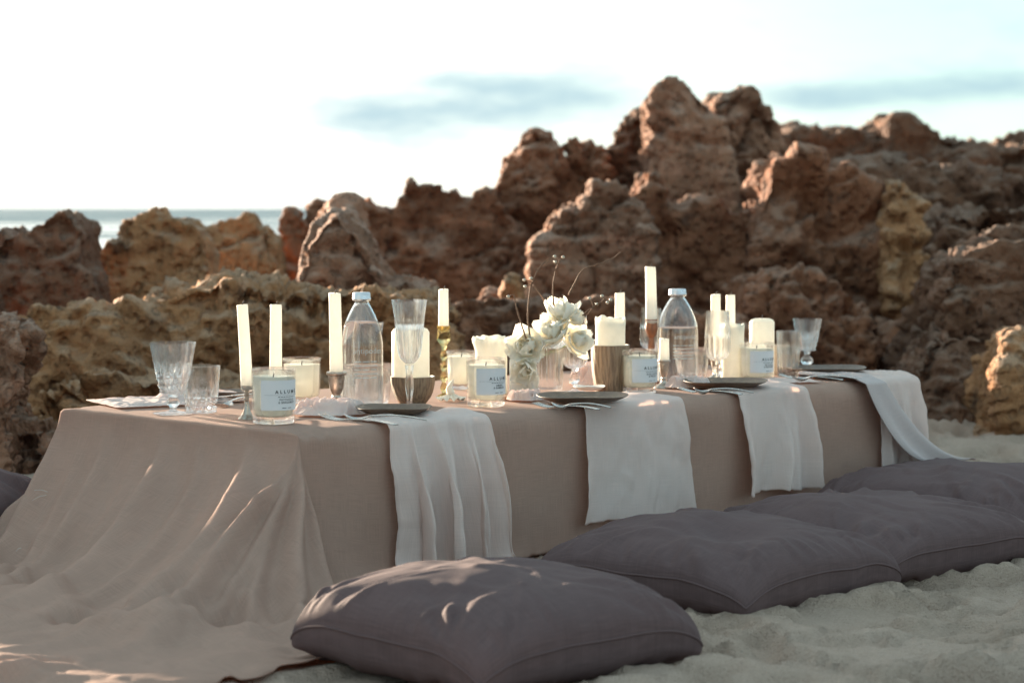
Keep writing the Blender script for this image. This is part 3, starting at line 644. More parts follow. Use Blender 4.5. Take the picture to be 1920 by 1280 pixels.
def napkin(label, u0, u1, drop, back, mat, seed, gather=.16, skew=0.0, name='napkin', fold=.016, nfold=3.2, ragged=.007, flare=0.0):
    """a strip of cloth from `back` metres in on the table top, over the front edge and down `drop` metres"""
    h = .0085; nl = int((drop+back)/h); nw = int((u1-u0)*1.15/h)
    L_, Wd = np.meshgrid(np.linspace(-back, drop, nl), np.linspace(0, 1, nw), indexing='ij'); r = seed*5.1
    z0 = np.zeros_like(L_); dn = np.clip(L_, 0, 9)/drop
    ph = Wd*nfold*2*math.pi + 1.2*noise(np.stack([Wd*2+r, L_*2.5, z0], -1)) + r
    wave = np.abs(np.sin(ph*.5))*1.5 + .35*np.sin(2.3*ph+r); amp_ = fold*(.25+1.0*smooth(dn*1.4))
    cr = ridged(np.stack([Wd*5+r, L_*9+Wd*4, z0], -1), 3)
    off = .010 + np.maximum(0, amp_*wave) + .005*np.maximum(cr, -.3)*(.4+.6*smooth(dn*4)) + .010*ridged(np.stack([Wd*3.4+L_*2.2+r, L_*1.2, z0+8], -1), 3)*smooth(dn*3) + .004*ridged(np.stack([Wd*3-L_*9+r, L_*2.0+Wd*2, z0+18], -1), 2)
    U = u0 + (u1-u0)*Wd + .003*(np.abs(Wd-.5) > .46)*noise(np.stack([L_*60, Wd*3+r, z0], -1)) + (Wd-.5)*.014*noise(np.stack([L_*6+r, z0, z0], -1)) + skew*dn*drop + (Wd-.5)*flare*dn - (Wd-.5)*gather*(u1-u0)*smooth(dn*1.5)*0 + .55*amp_*np.sin(ph+.4)
    end = ragged*(noise(np.stack([Wd*30+r, z0, z0], -1)) + .7*np.sin(Wd*5+r))*dn
    over = L_ > 0
    off = off - .006 - np.minimum(0, cloth_v(U, np.clip(ZT-L_, 0, ZT)))
    Vn = np.where(over, -off, -L_ - .004); Zn = np.where(over, ZT + .006 - (L_+end), ZT+.0105)
    bl = smooth((L_+.02)/.04)                           # roll over the edge
    Zt = ZT + .010 + .006*np.maximum(0, cr)*smooth(-L_/.03) + .012*np.maximum(0, np.sin(ph*.8))*smooth(-L_/.05)*.7
    Z = Zt*(1-bl) + np.minimum(Zn, Zt)*bl; Vv = np.where(over, Vn*bl + (-L_)*(1-bl), -L_*(1-bl)+ -off*bl)
    X = uvw(U, Vv, Z)
    uv = np.stack([L_, Wd*(u1-u0)], -1)
    return tag(sheet(name, X, uv, mat, None, .0012, 1), label, 'napkin', 'napkins hanging over the table front')
def ufront(px, py=None):
    """table coordinate u of the front edge seen at photo column px"""
    k = (px-960)/FPX
    # A + u*E1 : x/y = k (approximately, level ray)
    return (k*A_.y - A_.x)/(E1.x - k*E1.y)
napkin('white gauze napkin hanging in soft folds nearest the camera', ufront(722), ufront(905), .315, .10, GAUZE, 1, fold=.040, nfold=3.6, skew=.02)
napkin('wide white gauze napkin hanging flat at the middle of the table front', ufront(1092), ufront(1272), .275, .09, GAUZE, 2, fold=.012, nfold=1.6, flare=.05)
napkin('white gauze napkin hanging third from the camera in two panels', ufront(1378), ufront(1506), .255, .09, GAUZE, 3, fold=.022, nfold=1.9, flare=.02)
napkin('white gauze napkin hanging at the far right corner of the table', ufront(1640), ufront(1716), .24, .16, GAUZE, 5, fold=.012, nfold=2.4)
# the grey one is pulled aside towards the right
ug = ufront(1612)
nl, nw = 44, 20; T_, Q_ = np.meshgrid(np.linspace(0, 1, nl), np.linspace(0, 1, nw), indexing='ij')
out = smooth((T_-.22)/.78)
Ug = ug + .02 + Q_*(.085+.10*out) + .20*out**1.3*1.0 - .03
Vg = np.where(T_ < .22, (.22-T_)/.22*.20, -.030*smooth((T_-.22)/.06) - .085*out - .012*np.sin(Q_*9)*out)
Zg = np.where(T_ < .22, ZT+.012+.010*np.maximum(0, np.sin(Q_*9+T_*6)), ZT+.010 - .235*np.sin(out*math.pi/2)**1.0 - .0*Q_) + .012*np.sin(Q_*8+1)*out
bl = smooth((T_-.17)/.10); Zg = Zg*bl + (ZT+.018+.008*np.maximum(0, np.sin(Q_*9)))*(1-bl)
tag(sheet('napkin', uvw(Ug, Vg, Zg), np.stack([T_*.5, Q_*.2], -1), MUSLIN, None, .0015, 1), 'grey muslin napkin pulled sideways over the far right cushion', 'napkin', 'napkins hanging over the table front')

def crumple(name, label, cx, cy, w, dpt, h, seed, mat=GAUZE, rz=0, cat='napkin', z=None, flat=.0):
    """a loosely bunched cloth lying on the table"""
    n = 64; a, b = np.meshgrid(np.linspace(-1, 1, n), np.linspace(-1, 1, n), indexing='ij'); r = np.hypot(a, b)
    s = np.maximum(np.abs(a), np.abs(b)); kx = np.where(r > 1e-6, s/np.maximum(r, 1e-6), 1); kx = 1 if h < .01 else kx
    xx, yy = a*kx*w/2, b*kx*dpt/2; z_ = a*0
    wob = 1+.22*noise(np.stack([a*1.6+seed, b*1.6, z_], -1)) if h >= .01 else 1+.03*noise(np.stack([a*2+seed, b*2, z_], -1)); xx = xx*wob; yy = yy*wob
    wx = a + .35*noise(np.stack([a*1.7+seed*2, b*1.7, z_+3], -1)); wy_ = b + .35*noise(np.stack([a*1.7+seed*2, b*1.7, z_+9], -1))
    fl_ = ridged(np.stack([wx*1.9+seed*3, wy_*2.6, z_+seed], -1), 2)
    hh = h*smooth((1-s)/.30)*(.30+.85*np.clip(fl_, -.25, 1)+.35*fbm(np.stack([a*3+seed, b*3, z_], -1), 2)) + .004
    hh = np.maximum(hh, .003) + .0012*noise(np.stack([a*9, b*9, z_], -1))
    p = P(cx, cy, ZT); zz = hh + .007
    c_, s_ = math.cos(rz), math.sin(rz)
    X = np.stack([xx*c_-yy*s_, xx*s_+yy*c_, zz], -1)
    o = sheet(name, X, np.stack([a*w/2, b*dpt/2], -1), mat, None, .0012, 1); o.location = (p.x, p.y, ZT if z is None else z)
    return tag(o, label, cat)
crumple('napkin', 'white gauze napkin bunched beside the nearest plate', 622, 783, .175, .13, .030, 1.3)
crumple('napkin', 'white napkin spread flat over the far left corner of the table', 262, 762, .19, .24, .006, 2.4, rz=.5)
crumple('napkin', 'small white napkin knot at the left of the middle plate', 985, 757, .09, .07, .022, 3.2)
crumple('napkin', 'white napkin heaped behind the crystal wine glass', 1098, 726, .09, .09, .050, 4.4)
crumple('napkin', 'white napkin puffed up behind the third plate', 1290, 732, .13, .10, .026, 5.7)
crumple('napkin', 'white napkin folded under the far left cutlery', 375, 757, .24, .13, .020, 6.1, rz=-.2)
crumple('napkin', 'white napkin lying flat at the far right corner of the table', 1660, 708, .14, .16, .006, 7.7)
crumple('napkin', 'thin white napkin spread between the third and fourth plates', 1470, 722, .17, .10, .008, 8.3, rz=.3)

# frayed threads
for k, (a, b) in enumerate((((100, 890), (81, 911)), ((90, 922), (64, 919)), ((87, 928), (60, 938)), ((40, 1027), (30, 1033)))):
    p, q = D(*a, 5.25-.1*k), D(*b, 5.25-.1*k)
    mesh('frayed_thread', *tube(spline([p, p.lerp(q, .5)+Vector((0, 0, .003)), q], 3), .0006, 5), THREAD, tcl)

# ------------------------------------------------------------------ things on the table
ZC = ZT + .0062                                   # top of the cloth
def base(x, y, z=None):
    p = P(x, y, ZC if z is None else z); return p, p.y/FPX
def dens(prof, step=.004):
    out = []
    for (r0, z0), (r1, z1) in zip(prof, prof[1:]):
        k = max(1, int(math.hypot(r1-r0, z1-z0)/step)); out += [(r0+(r1-r0)*i/k, z0+(z1-z0)*i/k) for i in range(k)]
    return out + [prof[-1]]
def smooth_prof(pts, n=6): return [(max(p.x, 0), p.y) for p in spline([Vector((r, z, 0)) for r, z in pts], n)]

def text_mesh(txt, size, radius, ang0, z, mat, parent, name='lettering', spacing=1.0, align='CENTER', bold=0.0):
    """flat print wrapped on a cylinder; ang0 is the direction of the middle of the line"""
    cu = bpy.data.curves.new('t', 'FONT'); cu.body = txt; cu.size = size; cu.align_x = align; cu.space_character = spacing; cu.offset = bold; cu.resolution_u = 2
    t = bpy.data.objects.new('t', cu); COL.objects.link(t); co, no, fs = evaluated(t); bpy.data.objects.remove(t, do_unlink=True)
    if len(co) == 0: return None
    a = ang0 + co[:, 0]/radius
    return mesh(name, np.stack([np.cos(a)*radius, np.sin(a)*radius, z + co[:, 1]], -1), fs, mat, parent, smooth=False)
def patch(r, a0, a1, z0, z1, n=16):
    vs, fs = [], []
    for k in range(n+1):
        a = a0+(a1-a0)*k/n
        for z in (z0, z1): vs.append((r*math.cos(a), r*math.sin(a), z))
    for k in range(n): fs.append((2*k, 2*k+2, 2*k+3, 2*k+1))
    return vs, fs

WICKM = {}
def wick(parent, loc, h, lean=.15):
    mesh('wick', *tube(spline([(0, 0, -.002), (lean*h*.3, 0, h*.5), (lean*h, 0, h)], 3), 0.0013, 5), WICK, parent, loc=loc)

def jar(x, y, w, h, label, lines=None):
    p, k = base(x, y); w *= k; h *= k; r = w/2
    t = thing('jar_candle', label, 'candle', p, 'scented candles in glass jars')
    ft = .13*h; wall = .0035; rb = r*.93
    outer = [(0, 0), (rb-.003, 0), (rb, .002), (rb+(r-rb)*.3, h*.3), (r, h-.001), (r-.001, h)]
    inner = [(r-wall, h-.001), (rb+(r-rb)*.3-wall, h*.3), (rb-wall, ft+.004), (rb-wall-.004, ft), (0, ft)]
    mesh('glass', *lathe(dens(outer, .01)+dens(inner, .01), 48), GLASS, t)
    top = h*.86
    def rr(z): return rb+(r-rb)*min(1, z/h) - wall - .0006
    mesh('wax', *lathe([(0, ft+.0008), (rr(ft)-.004, ft+.0008), (rr(ft+.005), ft+.006), (rr(top), top), (rr(top)-.003, top-.002), (r*.4, top-.004), (0, top-.004)], 40), WAXJ, t)
    wick(t, (0, 0, top-.003), .008)
    if lines:
        rl = rb+(r-rb)*.5+.0012; c0 = R(-90+40); z0, z1 = h*.26, h*.80
        lb = mesh('paper_label', *patch(rl, R(-90-28), R(-90+96), z0, z1, 24), PAPER, t)
        rt = rl+.0004; am = R(-90+44)
        text_mesh('ALLUMÉ', h*.085, rt, am, h*.565, INK, lb, spacing=1.75, bold=.0003)
        mesh('rule', *patch(rt, R(-90-18), R(-90+90), h*.535, h*.538, 24), INK, lb)
        for q in range(7): mesh('small_print', *patch(rt, am+R(-26+7.4*q), am+R(-21+7.4*q), h*.497, h*.509, 2), INK, lb, smooth=False)
        text_mesh(lines[0], h*.052, rt, am, h*.435, INK, lb, spacing=1.15, bold=.0001)
        text_mesh(lines[1], h*.052, rt, am, h*.385, INK, lb, spacing=1.15, bold=.0001)
        for q in (0, 1): mesh('small_print', *patch(rt, am+R(-15+17*q), am+R(-3+17*q), h*.298, h*.308, 3), INK, lb, smooth=False)
    return t
PB = ('PATCHOULI', '& BERGAMOT')
jar(513, 793, 84, 104, 'labelled glass jar candle nearest the camera at the table corner', PB)
jar(566, 754, 73, 84, 'glass jar candle without a visible label behind the nearest one')
jar(865, 729, 58, 72, 'glass jar candle behind the spiral glass candlestick')
jar(911, 761, 75, 91, 'labelled glass jar candle right of the spiral glass candlestick', ('AMBER', '& BAMBOO'))
jar(1199, 736, 68, 82, 'labelled glass jar candle beside the ribbed clay cup', ('ROSE WATER', '& PEONY'))
jar(1418, 716, 65, 75, 'labelled glass jar candle nearest the right end of the table', PB)

def taper(pt, w, h, label, tip=None, seed=0, parent_name='taper_candle'):
    """pt foot, w foot width, h length; tip = (dx) lean of the top in metres"""
    t = thing(parent_name, label, 'candle', pt, 'white dinner candles'); r = w/2; dx = tip or 0.0
    prof = [(0, 0), (r*.98, 0)] + [(r*(1-.10*z), h*z) for z in (.1, .3, .5, .7, .9, .985)] + [(r*.86, h), (r*.45, h-.0015), (0, h-.002)]
    def mod(i, rad, z, a):
        q = 1 + .018*math.sin(a*3+seed) + (.03*math.sin(a*5+seed*2) if z > h*.98 else 0)
        return rad*q, z + (.0010*math.sin(a+seed*1.7) if z > h*.97 else 0)
    vs, fs = lathe(prof, 24, mod)
    vs = [(x+dx*(z/h)**1.3, y_, z) for x, y_, z in vs]
    mesh('wax', vs, fs, WAXW, t); wick(t, (dx, 0, h-.003), .011, .4)
    return t
def stick(x, y, w, top_y, label, style, fw=None, mat=None, name='candlestick'):
    """candlestick; returns the seat for its candle"""
    p, k = base(x, y); h = (y-top_y)*k; r = w*k/2; f = (fw or w*1.25)*k/2
    t = thing(name, label, 'candlestick', p, 'candlesticks on the table')
    mat = mat or PEWTER
    if style == 'cup':                                # tulip socket on a waisted stem
        foot = smooth_prof([(0, 0), (f*.98, 0), (f, .003), (f*.80, .007), (f*.42, .013), (r*.42, h*.28)], 5)
        stem = smooth_prof([(r*.42, h*.28), (r*.5, h*.34), (r*.40, h*.39), (r*.66, h*.55), (r*.80, h*.80), (r*.84, h*.9)], 5)
        rim = [(r*.84, h*.9), (r, h*.925), (r, h*.985), (r*.95, h), (r*.62, h), (r*.60, h-.012), (0, h-.012)]
        mesh('foot', *lathe(foot+[(0, h*.28)], 32), mat, t); mesh('stem', *lathe([(0, h*.28+.0002)]+stem+[(0, h*.9)], 32), mat, t); mesh('socket', *lathe([(0, h*.9+.0002)]+rim, 32), mat, t)
    elif style == 'flare':                            # trumpet foot running up into a thin stem
        mesh('foot', *lathe(smooth_prof([(0, 0), (f, 0), (f, .002), (f*.62, .010), (f*.34, .025), (r*.50, h*.52)], 5)+[(0, h*.52)], 32), mat, t)
        mesh('stem', *lathe([(0, h*.52+.0002)]+smooth_prof([(r*.50, h*.52), (r*.55, h*.8), (r*.62, h*.95)], 4)+[(0, h*.95)], 28), mat, t)
        mesh('drip_pan', *lathe([(0, h*.95+.0002), (r*.7, h*.95), (r*1.35, h*.985), (r*1.4, h), (r*.6, h-.001), (0, h-.010)], 32), mat, t)
    elif style == 'turned':                           # turned wood baluster
        mesh('foot', *lathe(smooth_prof([(0, 0), (f, 0), (f, .006), (f*.7, .012), (r*.45, .022)], 5)+[(0, .022)], 32), mat, t)
        mesh('stem', *lathe([(0, .0222)]+smooth_prof([(r*.45, .022), (r*.62, h*.32), (r*.38, h*.45), (r*.55, h*.58), (r*.42, h*.72)], 6)+[(0, h*.72)], 28), mat, t)
        mesh('socket', *lathe([(0, h*.72+.0002)]+smooth_prof([(r*.42, h*.72), (r*.95, h*.83), (r*.98, h*.9), (r*.86, h*.97), (r, h)], 5)+[(r*.6, h), (r*.58, h-.012), (0, h-.012)], 32), mat, t)
    elif style == 'twist':                            # string of glass beads
        prof = [(0, .012)]; nb = 4; z = .012
        z1 = h*.66
        for b in range(nb*10+1):
            q = b/(nb*10); prof.append((r*.22 + r*.26*abs(math.sin(q*nb*math.pi)), .012+(z1-.012)*q))
        mesh('stem', *lathe(prof+[(0, z1)], 24), mat, t)
        mesh('socket', *lathe([(0, z1+.0002)]+smooth_prof([(r*.25, z1), (r*.45, h*.73), (r*.92, h*.80), (r*.95, h*.88), (r*.82, h*.955), (r, h)], 5)+[(r*.78, h), (r*.70, h-.016), (0, h-.016)], 28), mat, t)
        mesh('foot', *lathe([(0, 0), (f, 0), (f, .003), (f*.6, .008), (r*.3, .0118), (0, .0118)], 28), mat, t)
    return p + Vector((0, 0, h)), k
q, k = stick(463, 785, 17, 722, 'thin pewter candlestick with trumpet foot at the left end', 'flare', 32)
taper(q + Vector((0, 0, -.009)), 23*k, (722-570)*k+.009, 'leaning dinner candle, leftmost on the table', -.009, 1)
q, k = stick(517, 757, 17, 722, 'pewter candlestick hidden behind the nearest jar candle', 'flare', 30)
taper(q + Vector((0, 0, -.009)), 24*k, (722-570)*k+.009, 'dinner candle second from the left, behind the nearest jar', .002, 2)
q, k = stick(631, 768, 38, 696, 'tarnished pewter candlestick left of the near water bottle', 'cup', 44)
taper(q + Vector((0, 0, -.0115)), 25*k, (696-548)*k+.011, 'tall dinner candle left of the near water bottle', -.003, 3)
q, k = stick(832, 746, 27, 610, 'olive glass spiral candlestick with a bubbled stem', 'twist', 30, AMBERG)
taper(q + Vector((0, 0, -.0155)), 20*k, (610-541)*k+.015, 'short dinner candle on the spiral glass candlestick', 0, 4)
q, k = stick(1162, 716, 20, 668, 'pewter candlestick hidden behind the ribbed clay cup', 'flare', 30)
taper(q + Vector((0, 0, -.009)), 20*k, (668-548)*k+.009, 'dinner candle rising behind the melted candle in the clay cup', 0, 5)
q, k = stick(1221, 722, 24, 598, 'turned reddish wooden candlestick left of the far water bottle', 'turned', 34, WOOD)
taper(q + Vector((0, 0, -.0115)), 22*k, (598-499)*k+.011, 'tallest dinner candle on the turned wooden candlestick', -.003, 6)
q, k = stick(1245, 727, 24, 674, 'short pewter candlestick in front of the far water bottle', 'cup', 38)
taper(q + Vector((0, 0, -.0115)), 20*k, (674-634)*k+.011, 'shortest dinner candle stub in front of the far water bottle', 0, 7)
q, k = stick(1341, 711, 20, 668, 'pewter candlestick behind the crystal flute', 'cup', 28)
taper(q + Vector((0, 0, -.0115)), 20*k, (668-551)*k+.011, 'dinner candle seen through the crystal flute', 0, 8)
q, k = stick(1369, 702, 19, 664, 'pewter candlestick behind the melted pillar right of the flute', 'cup', 26)
taper(q + Vector((0, 0, -.0115)), 19*k, (664-552)*k+.011, 'dinner candle rising behind the melted pillar right of the flute', 0, 9)

def pillar(x, y, w, top_y, label, melt=0.0, on=None, seed=0, shoulder=.006):
    p, k = base(x, y)
    if on is not None: p = on.copy(); k = p.y/FPX
    h = D(x, top_y, p.y).z - p.z; r = w*k/2
    t = thing('pillar_candle', label, 'candle', p, 'thick pillar candles')
    if melt:
        prof = [(0, 0), (r*.99, 0), (r, .003)] + [(r, h*q) for q in (.2, .4, .6, .75, .84, .9, .95, 1.0)] + [(r*.93, h*.995), (r*.86, h*.96), (r*.8, h*.86), (r*.4, h*.83), (0, h*.83)]
        def mod(i, rad, zz, a):
            e = float(noise(np.array([math.cos(a)*1.7+seed, math.sin(a)*1.7, seed*3.0]))); e2 = float(noise(np.array([math.cos(a)*2.6+seed, math.sin(a)*2.6, 2.0])))*.7
            tq = max(0, (zz/h-.72)/.28)
            tq = max(0, (zz/h-.80)/.20); rad2 = rad*(1 + melt*math.sin(min(tq, 1)*2.4)*(.35+1.0*e+.8*e2)*.17) if rad > r*.5 else rad
            return rad2, zz + (h*.06*tq*(e*.9+e2*.7) if rad > r*.5 else 0)
        mesh('wax', *lathe(prof, 48, mod), WAX, t)
        wick(t, (0, 0, h*.83), .008)
    else:
        mesh('wax', *lathe([(0, 0), (r*.99, 0), (r, .002), (r, h*.5), (r, h-shoulder), (r-shoulder*.4, h-shoulder*.35), (r-shoulder*1.3, h), (0, h-.001)], 44), WAX, t)
        wick(t, (0, 0, h-.001), .011)
    return t
# clay vessels
def ribbed(x, y, w, top_y, wb, label, name, cat):
    p, k = base(x, y); h = (y-top_y)*k; r = w*k/2; b = wb*k/2
    t = thing(name, label, cat, p); n = 96
    def mod(i, rad, z, a): return (rad*(1+.012*math.sin(a*44+1.5*math.sin(a*3+z*30)) + .010*math.sin(a*17+z*60)) if i < NO and rad > b*.3 else rad), z
    outer = dens(smooth_prof([(b*.95, 0), (b*1.02, .003), (b+(r-b)*.62, h*.35), (b+(r-b)*.92, h*.72), (r, h)], 6), .004); NO = len(outer)+1
    inner = [(r-.004, h), (r-.007, h*.7), (b+(r-b)*.4-.004, h*.3), (b*.6, .012), (0, .010)]
    mesh('body', *lathe([(0, 0)]+outer, n, mod), RIBW, t); mesh('lining', *lathe([(r*.999, h+.0003), (r-.003, h+.001)]+inner, 48), GLAZE, t)
    return p, k, h
GLAZE = simple('glazed_rim', (.62, .55, .45), .3)
pb, kb, hb = ribbed(774, 760, 84, 705, 46, 'low ribbed brown clay bowl holding a thick candle', 'clay_bowl', 'bowl')
pillar(764, 757, 71, 613, 'thick white pillar candle standing in the ribbed clay bowl', 0, pb + Vector((-.005, .002, hb*.74)), shoulder=.012)
pc, kc_, hc = ribbed(1144, 734, 72, 646, 56, 'tall ribbed brown clay cup topped by a melted candle', 'clay_cup', 'cup')
pillar(1142, 731, 56, 594, 'melted pillar candle standing in the tall ribbed clay cup', 1.0, pc + Vector((0, 0, .0125)), seed=2.2)
pillar(921, 739, 60, 632, 'melted frilly topped pillar candle behind the second labelled jar', 1.5, seed=1.1)
pillar(1373, 714, 43, 606, 'slim melted pillar candle right of the crystal flute', 1.2, seed=3.4)
pillar(1428, 706, 47, 597, 'round shouldered pillar candle behind the last labelled jar', 0, seed=4, shoulder=.010)

# ------------------------------------------------------------------ glasses
def cutter(kind, z0, z1, n, depth):
    """relief of cut glass as a function of angle and height"""
    def f(a, z):
        if z < z0 or z > z1: return 0.0
        t = (z-z0)/(z1-z0)
        if kind == 'flutes': return -depth*abs(math.sin(a*n/2))**.7*min(1, 6*t)*min(1, (1-t)*7)
        if kind == 'diamond':
            q = abs(math.sin(a*n/2 + t*math.pi*2.4))*abs(math.sin(a*n/2 - t*math.pi*2.4)); return -depth*(1-q)*min(1, (1-t)*6)
        if kind == 'leaf':                            # leaf cuts fanning up out of a diamond band
            if t < .45: q = abs(math.sin(a*n/2 + t*8))*abs(math.sin(a*n/2 - t*8)); return -depth*(1-q)
            e = (t-.45)/.55; s = abs(math.sin(a*n/4)); return -depth*max(0, 1-abs(s-.5)*2.2 - e*1.1)*1.3
        if kind == 'facets': return -depth*(1-abs(math.cos(a*n/2)))*min(1, 5*t)*min(1, (1-t)*5)
        return 0.0
    return f
def stemglass(x, y, rim_w, rim_y, bowl_y, foot_w, label, shape, cut, name='wine_glass', knop=.5, cat='glass', group='crystal stem glasses'):
    p, k = base(x, y); H = (y-rim_y)*k; zb = (y-bowl_y)*k; r = rim_w*k/2; f = foot_w*k/2
    t = thing(name, label, cat, p, group); hb = H-zb; w = .0022
    bowl = [(rr*r, zb + hb*tz) for tz, rr in shape]
    out = dens(smooth_prof(bowl, 5), .0028); NO = len(out)
    fn = cutter(cut[0], zb + hb*cut[1], zb + hb*cut[2], cut[3], cut[4]*r)
    inner = [(max(.0, rr - w - .02*r), z + (.004 if i == 0 else 0)) for i, (rr, z) in enumerate(smooth_prof(bowl, 4))][::-1]
    inner[-1] = (inner[-1][0], zb+.005)
    def mod(i, rad, z, a): return ((rad + fn(a, z)) if i < NO+1 and rad > .002 else rad), z
    mesh('bowl', *lathe([(0, zb)]+out+inner+[(0, zb+.005)], 72, mod), CRYSTAL, t, smooth=False)
    s = r*.16+.0015
    stem = smooth_prof([(f*.30, .006), (s*.9, zb*.18), (s*.8, zb*.30), (s*(1+knop), zb*.45), (s*(1+1.4*knop), zb*.56), (s*(1+knop), zb*.67), (s*.95, zb*.80), (s*1.3, zb*.97)], 4)
    mesh('stem', *lathe([(0, .006)]+stem+[(0, zb*.985)], 10), CRYSTAL, t, smooth=False)
    mesh('foot', *lathe([(0, 0), (f*.97, 0), (f, .0012), (f*.95, .0024), (f*.5, .0040), (f*.30, .0058), (0, .0058)], 44), CRYSTAL, t)
    return t
FLARE = [(0, .50), (.04, .60), (.3, .72), (.65, .86), (1, 1)]
TULIP = [(0, .22), (.08, .50), (.2, .66), (.45, .76), (.75, .86), (.92, .95), (1, 1.0)]
USH = [(0, .45), (.05, .78), (.15, .97), (.35, 1.03), (.7, 1.0), (1, .97)]
FLUTE = [(0, .40), (.06, .82), (.2, 1.06), (.45, 1.08), (.75, 1.02), (1, .96)]
stemglass(325, 775, 87, 641, 737, 78, 'flared cut crystal goblet at the far left of the table', FLARE, ('leaf', .02, .75, 18, .10), 'goblet', .35)
stemglass(768, 772, 68, 561, 681, 62, 'tall cut crystal wine glass in front of the ribbed bowl', TULIP, ('flutes', .03, .62, 22, .09), 'wine_glass', .15)
stemglass(1077, 735, 48, 591, 690, 44, 'round crystal wine glass in front of the flowers', USH, ('flutes', .02, .5, 16, .10), 'wine_glass', .8)
stemglass(1345, 717, 45, 582, 675, 42, 'slim crystal flute in the middle right of the table', FLUTE, ('facets', .02, .55, 14, .10), 'flute', .8)
stemglass(1513, 699, 55, 597, 657, 44, 'flared cut crystal goblet at the far right of the table', FLARE, ('leaf', .02, .8, 16, .12), 'goblet', .9)
stemglass(701, 741, 38, 604, 690, 36, 'tall flared glass hidden behind the near water bottle', TULIP, ('flutes', .03, .5, 16, .05), 'flute', .1)
stemglass(1221, 708, 40, 577, 655, 38, 'crystal flute behind the turned wooden candlestick', FLUTE, ('flutes', .02, .6, 18, .09), 'flute', .3)
def tumbler(x, y, w, top_y, wb, label, cut=None, mat=None, name='tumbler', smooth_=False, n=72):
    p, k = base(x, y); h = (y-top_y)*k; r = w*k/2; b = wb*k/2
    t = thing(name, label, 'glass', p, 'glass tumblers'); fn = cutter(cut[0], h*cut[1], h*cut[2], cut[3], cut[4]*r) if cut else None
    out = [(0, 0), (b-.002, 0), (b, .0015)] + [(b+(r-b)*q**.85, h*q) for q in (.1, .2, .35, .5, .65, .8, .92, 1.0)]
    out = dens(out, .0028); NO = len(out); wl_ = .0024
    inner = [(b+(r-b)*q**.85-wl_-(.0 if not cut else .06*r), h*q + (.0008 if q == 1 else 0)) for q in (1.0, .8, .5, .3, .16)] + [(b*.5, h*.11), (0, h*.11)]
    def mod(i, rad, z, a): return (rad+fn(a, z) if fn and i < NO and rad > b*.6 else rad), z
    mesh('glass', *lathe(out+inner, n, mod), mat or CRYSTAL, t, smooth=smooth_)
    return t
tumbler(377, 773, 74, 685, 58, 'cut crystal tumbler beside the far left goblet', ('leaf', .02, .7, 20, .09))
tumbler(696, 756, 88, 682, 64, 'clear plain tumbler in front of the near water bottle', None, GLASS, smooth_=True, n=48)
tumbler(1026, 741, 62, 632, 58, 'fluted crystal highball glass in front of the flowers', ('flutes', .16, .93, 20, .09), name='highball_glass')
tumbler(1298, 716, 67, 652, 50, 'clear plain tumbler in front of the far water bottle', None, GLASS, smooth_=True, n=48)
tumbler(1478, 706, 46, 620, 40, 'fluted highball glass beside the last crystal goblet', ('facets', .03, .62, 12, .10), name='highball_glass')

def bottle(x, y, w, top_y, label, level):
    p, k = base(x, y); H = (y-top_y)*k; r = w*k/2
    t = thing('water_bottle', label, 'bottle', p, 'glass water bottles')
    body = [(r*.90, 0), (r*.97, .004), (r, .012), (r, H*.50), (r*.985, H*.58), (r*.90, H*.67), (r*.72, H*.77), (r*.50, H*.855), (r*.38, H*.895), (r*.355, H*.915), (r*.355, H*.985)]
    outp = body[:3] + smooth_prof(body[3:], 5)
    inn = [(max(rr-.0035, .004), max(z, .006)) for rr, z in outp]
    mesh('glass', *lathe([(0, .002)]+[(r*.85, 0)]+outp+inn[::-1]+[(0, .006)], 56), BOTTLE, t)
    lv = (y-level)*k
    wp = [(rr+.0004, z) for rr, z in inn if z < lv]; rl = np.interp(lv, [z for _, z in outp], [rr for rr, _ in outp])-.0033
    mesh('water', *lathe([(0, .0058)]+wp+[(rl, lv), (0, lv)], 56), WATER, t)
    rc = r*.42; z0 = H*.925
    def mod(i, rad, z, a): return (rad*(1+.02*math.sin(a*30)) if 1 < i < 4 else rad), z
    mesh('cap', *lathe([(r*.36, z0), (rc, z0), (rc*1.03, z0+.004), (rc*1.03, z0+.007), (rc*.96, z0+.009), (rc, z0+.012), (rc*.97, z0+.013), (rc*.97, H-.003), (rc*.9, H), (0, H)], 60, mod), ALU, t)
    a0 = R(-90+22)
    text_mesh('antipodes', H*.072, r+.0006, a0, H*.475, WHITEINK, t, bold=.0001, spacing=1.0)
    for j in range(5):
        for s in range(3): mesh('small_print', *patch(r+.0006, a0+R(-38+22*s), a0+R(-20+22*s+3*(j % 2)), H*(.40-.035*j), H*(.409-.035*j), 4), WHITEINK, t, smooth=False)
    return t
bottle(679, 762, 80, 547, 'near clear glass water bottle with a silver screw cap', 601)
bottle(1270, 716, 77, 541, 'far clear glass water bottle with a silver screw cap', 612)

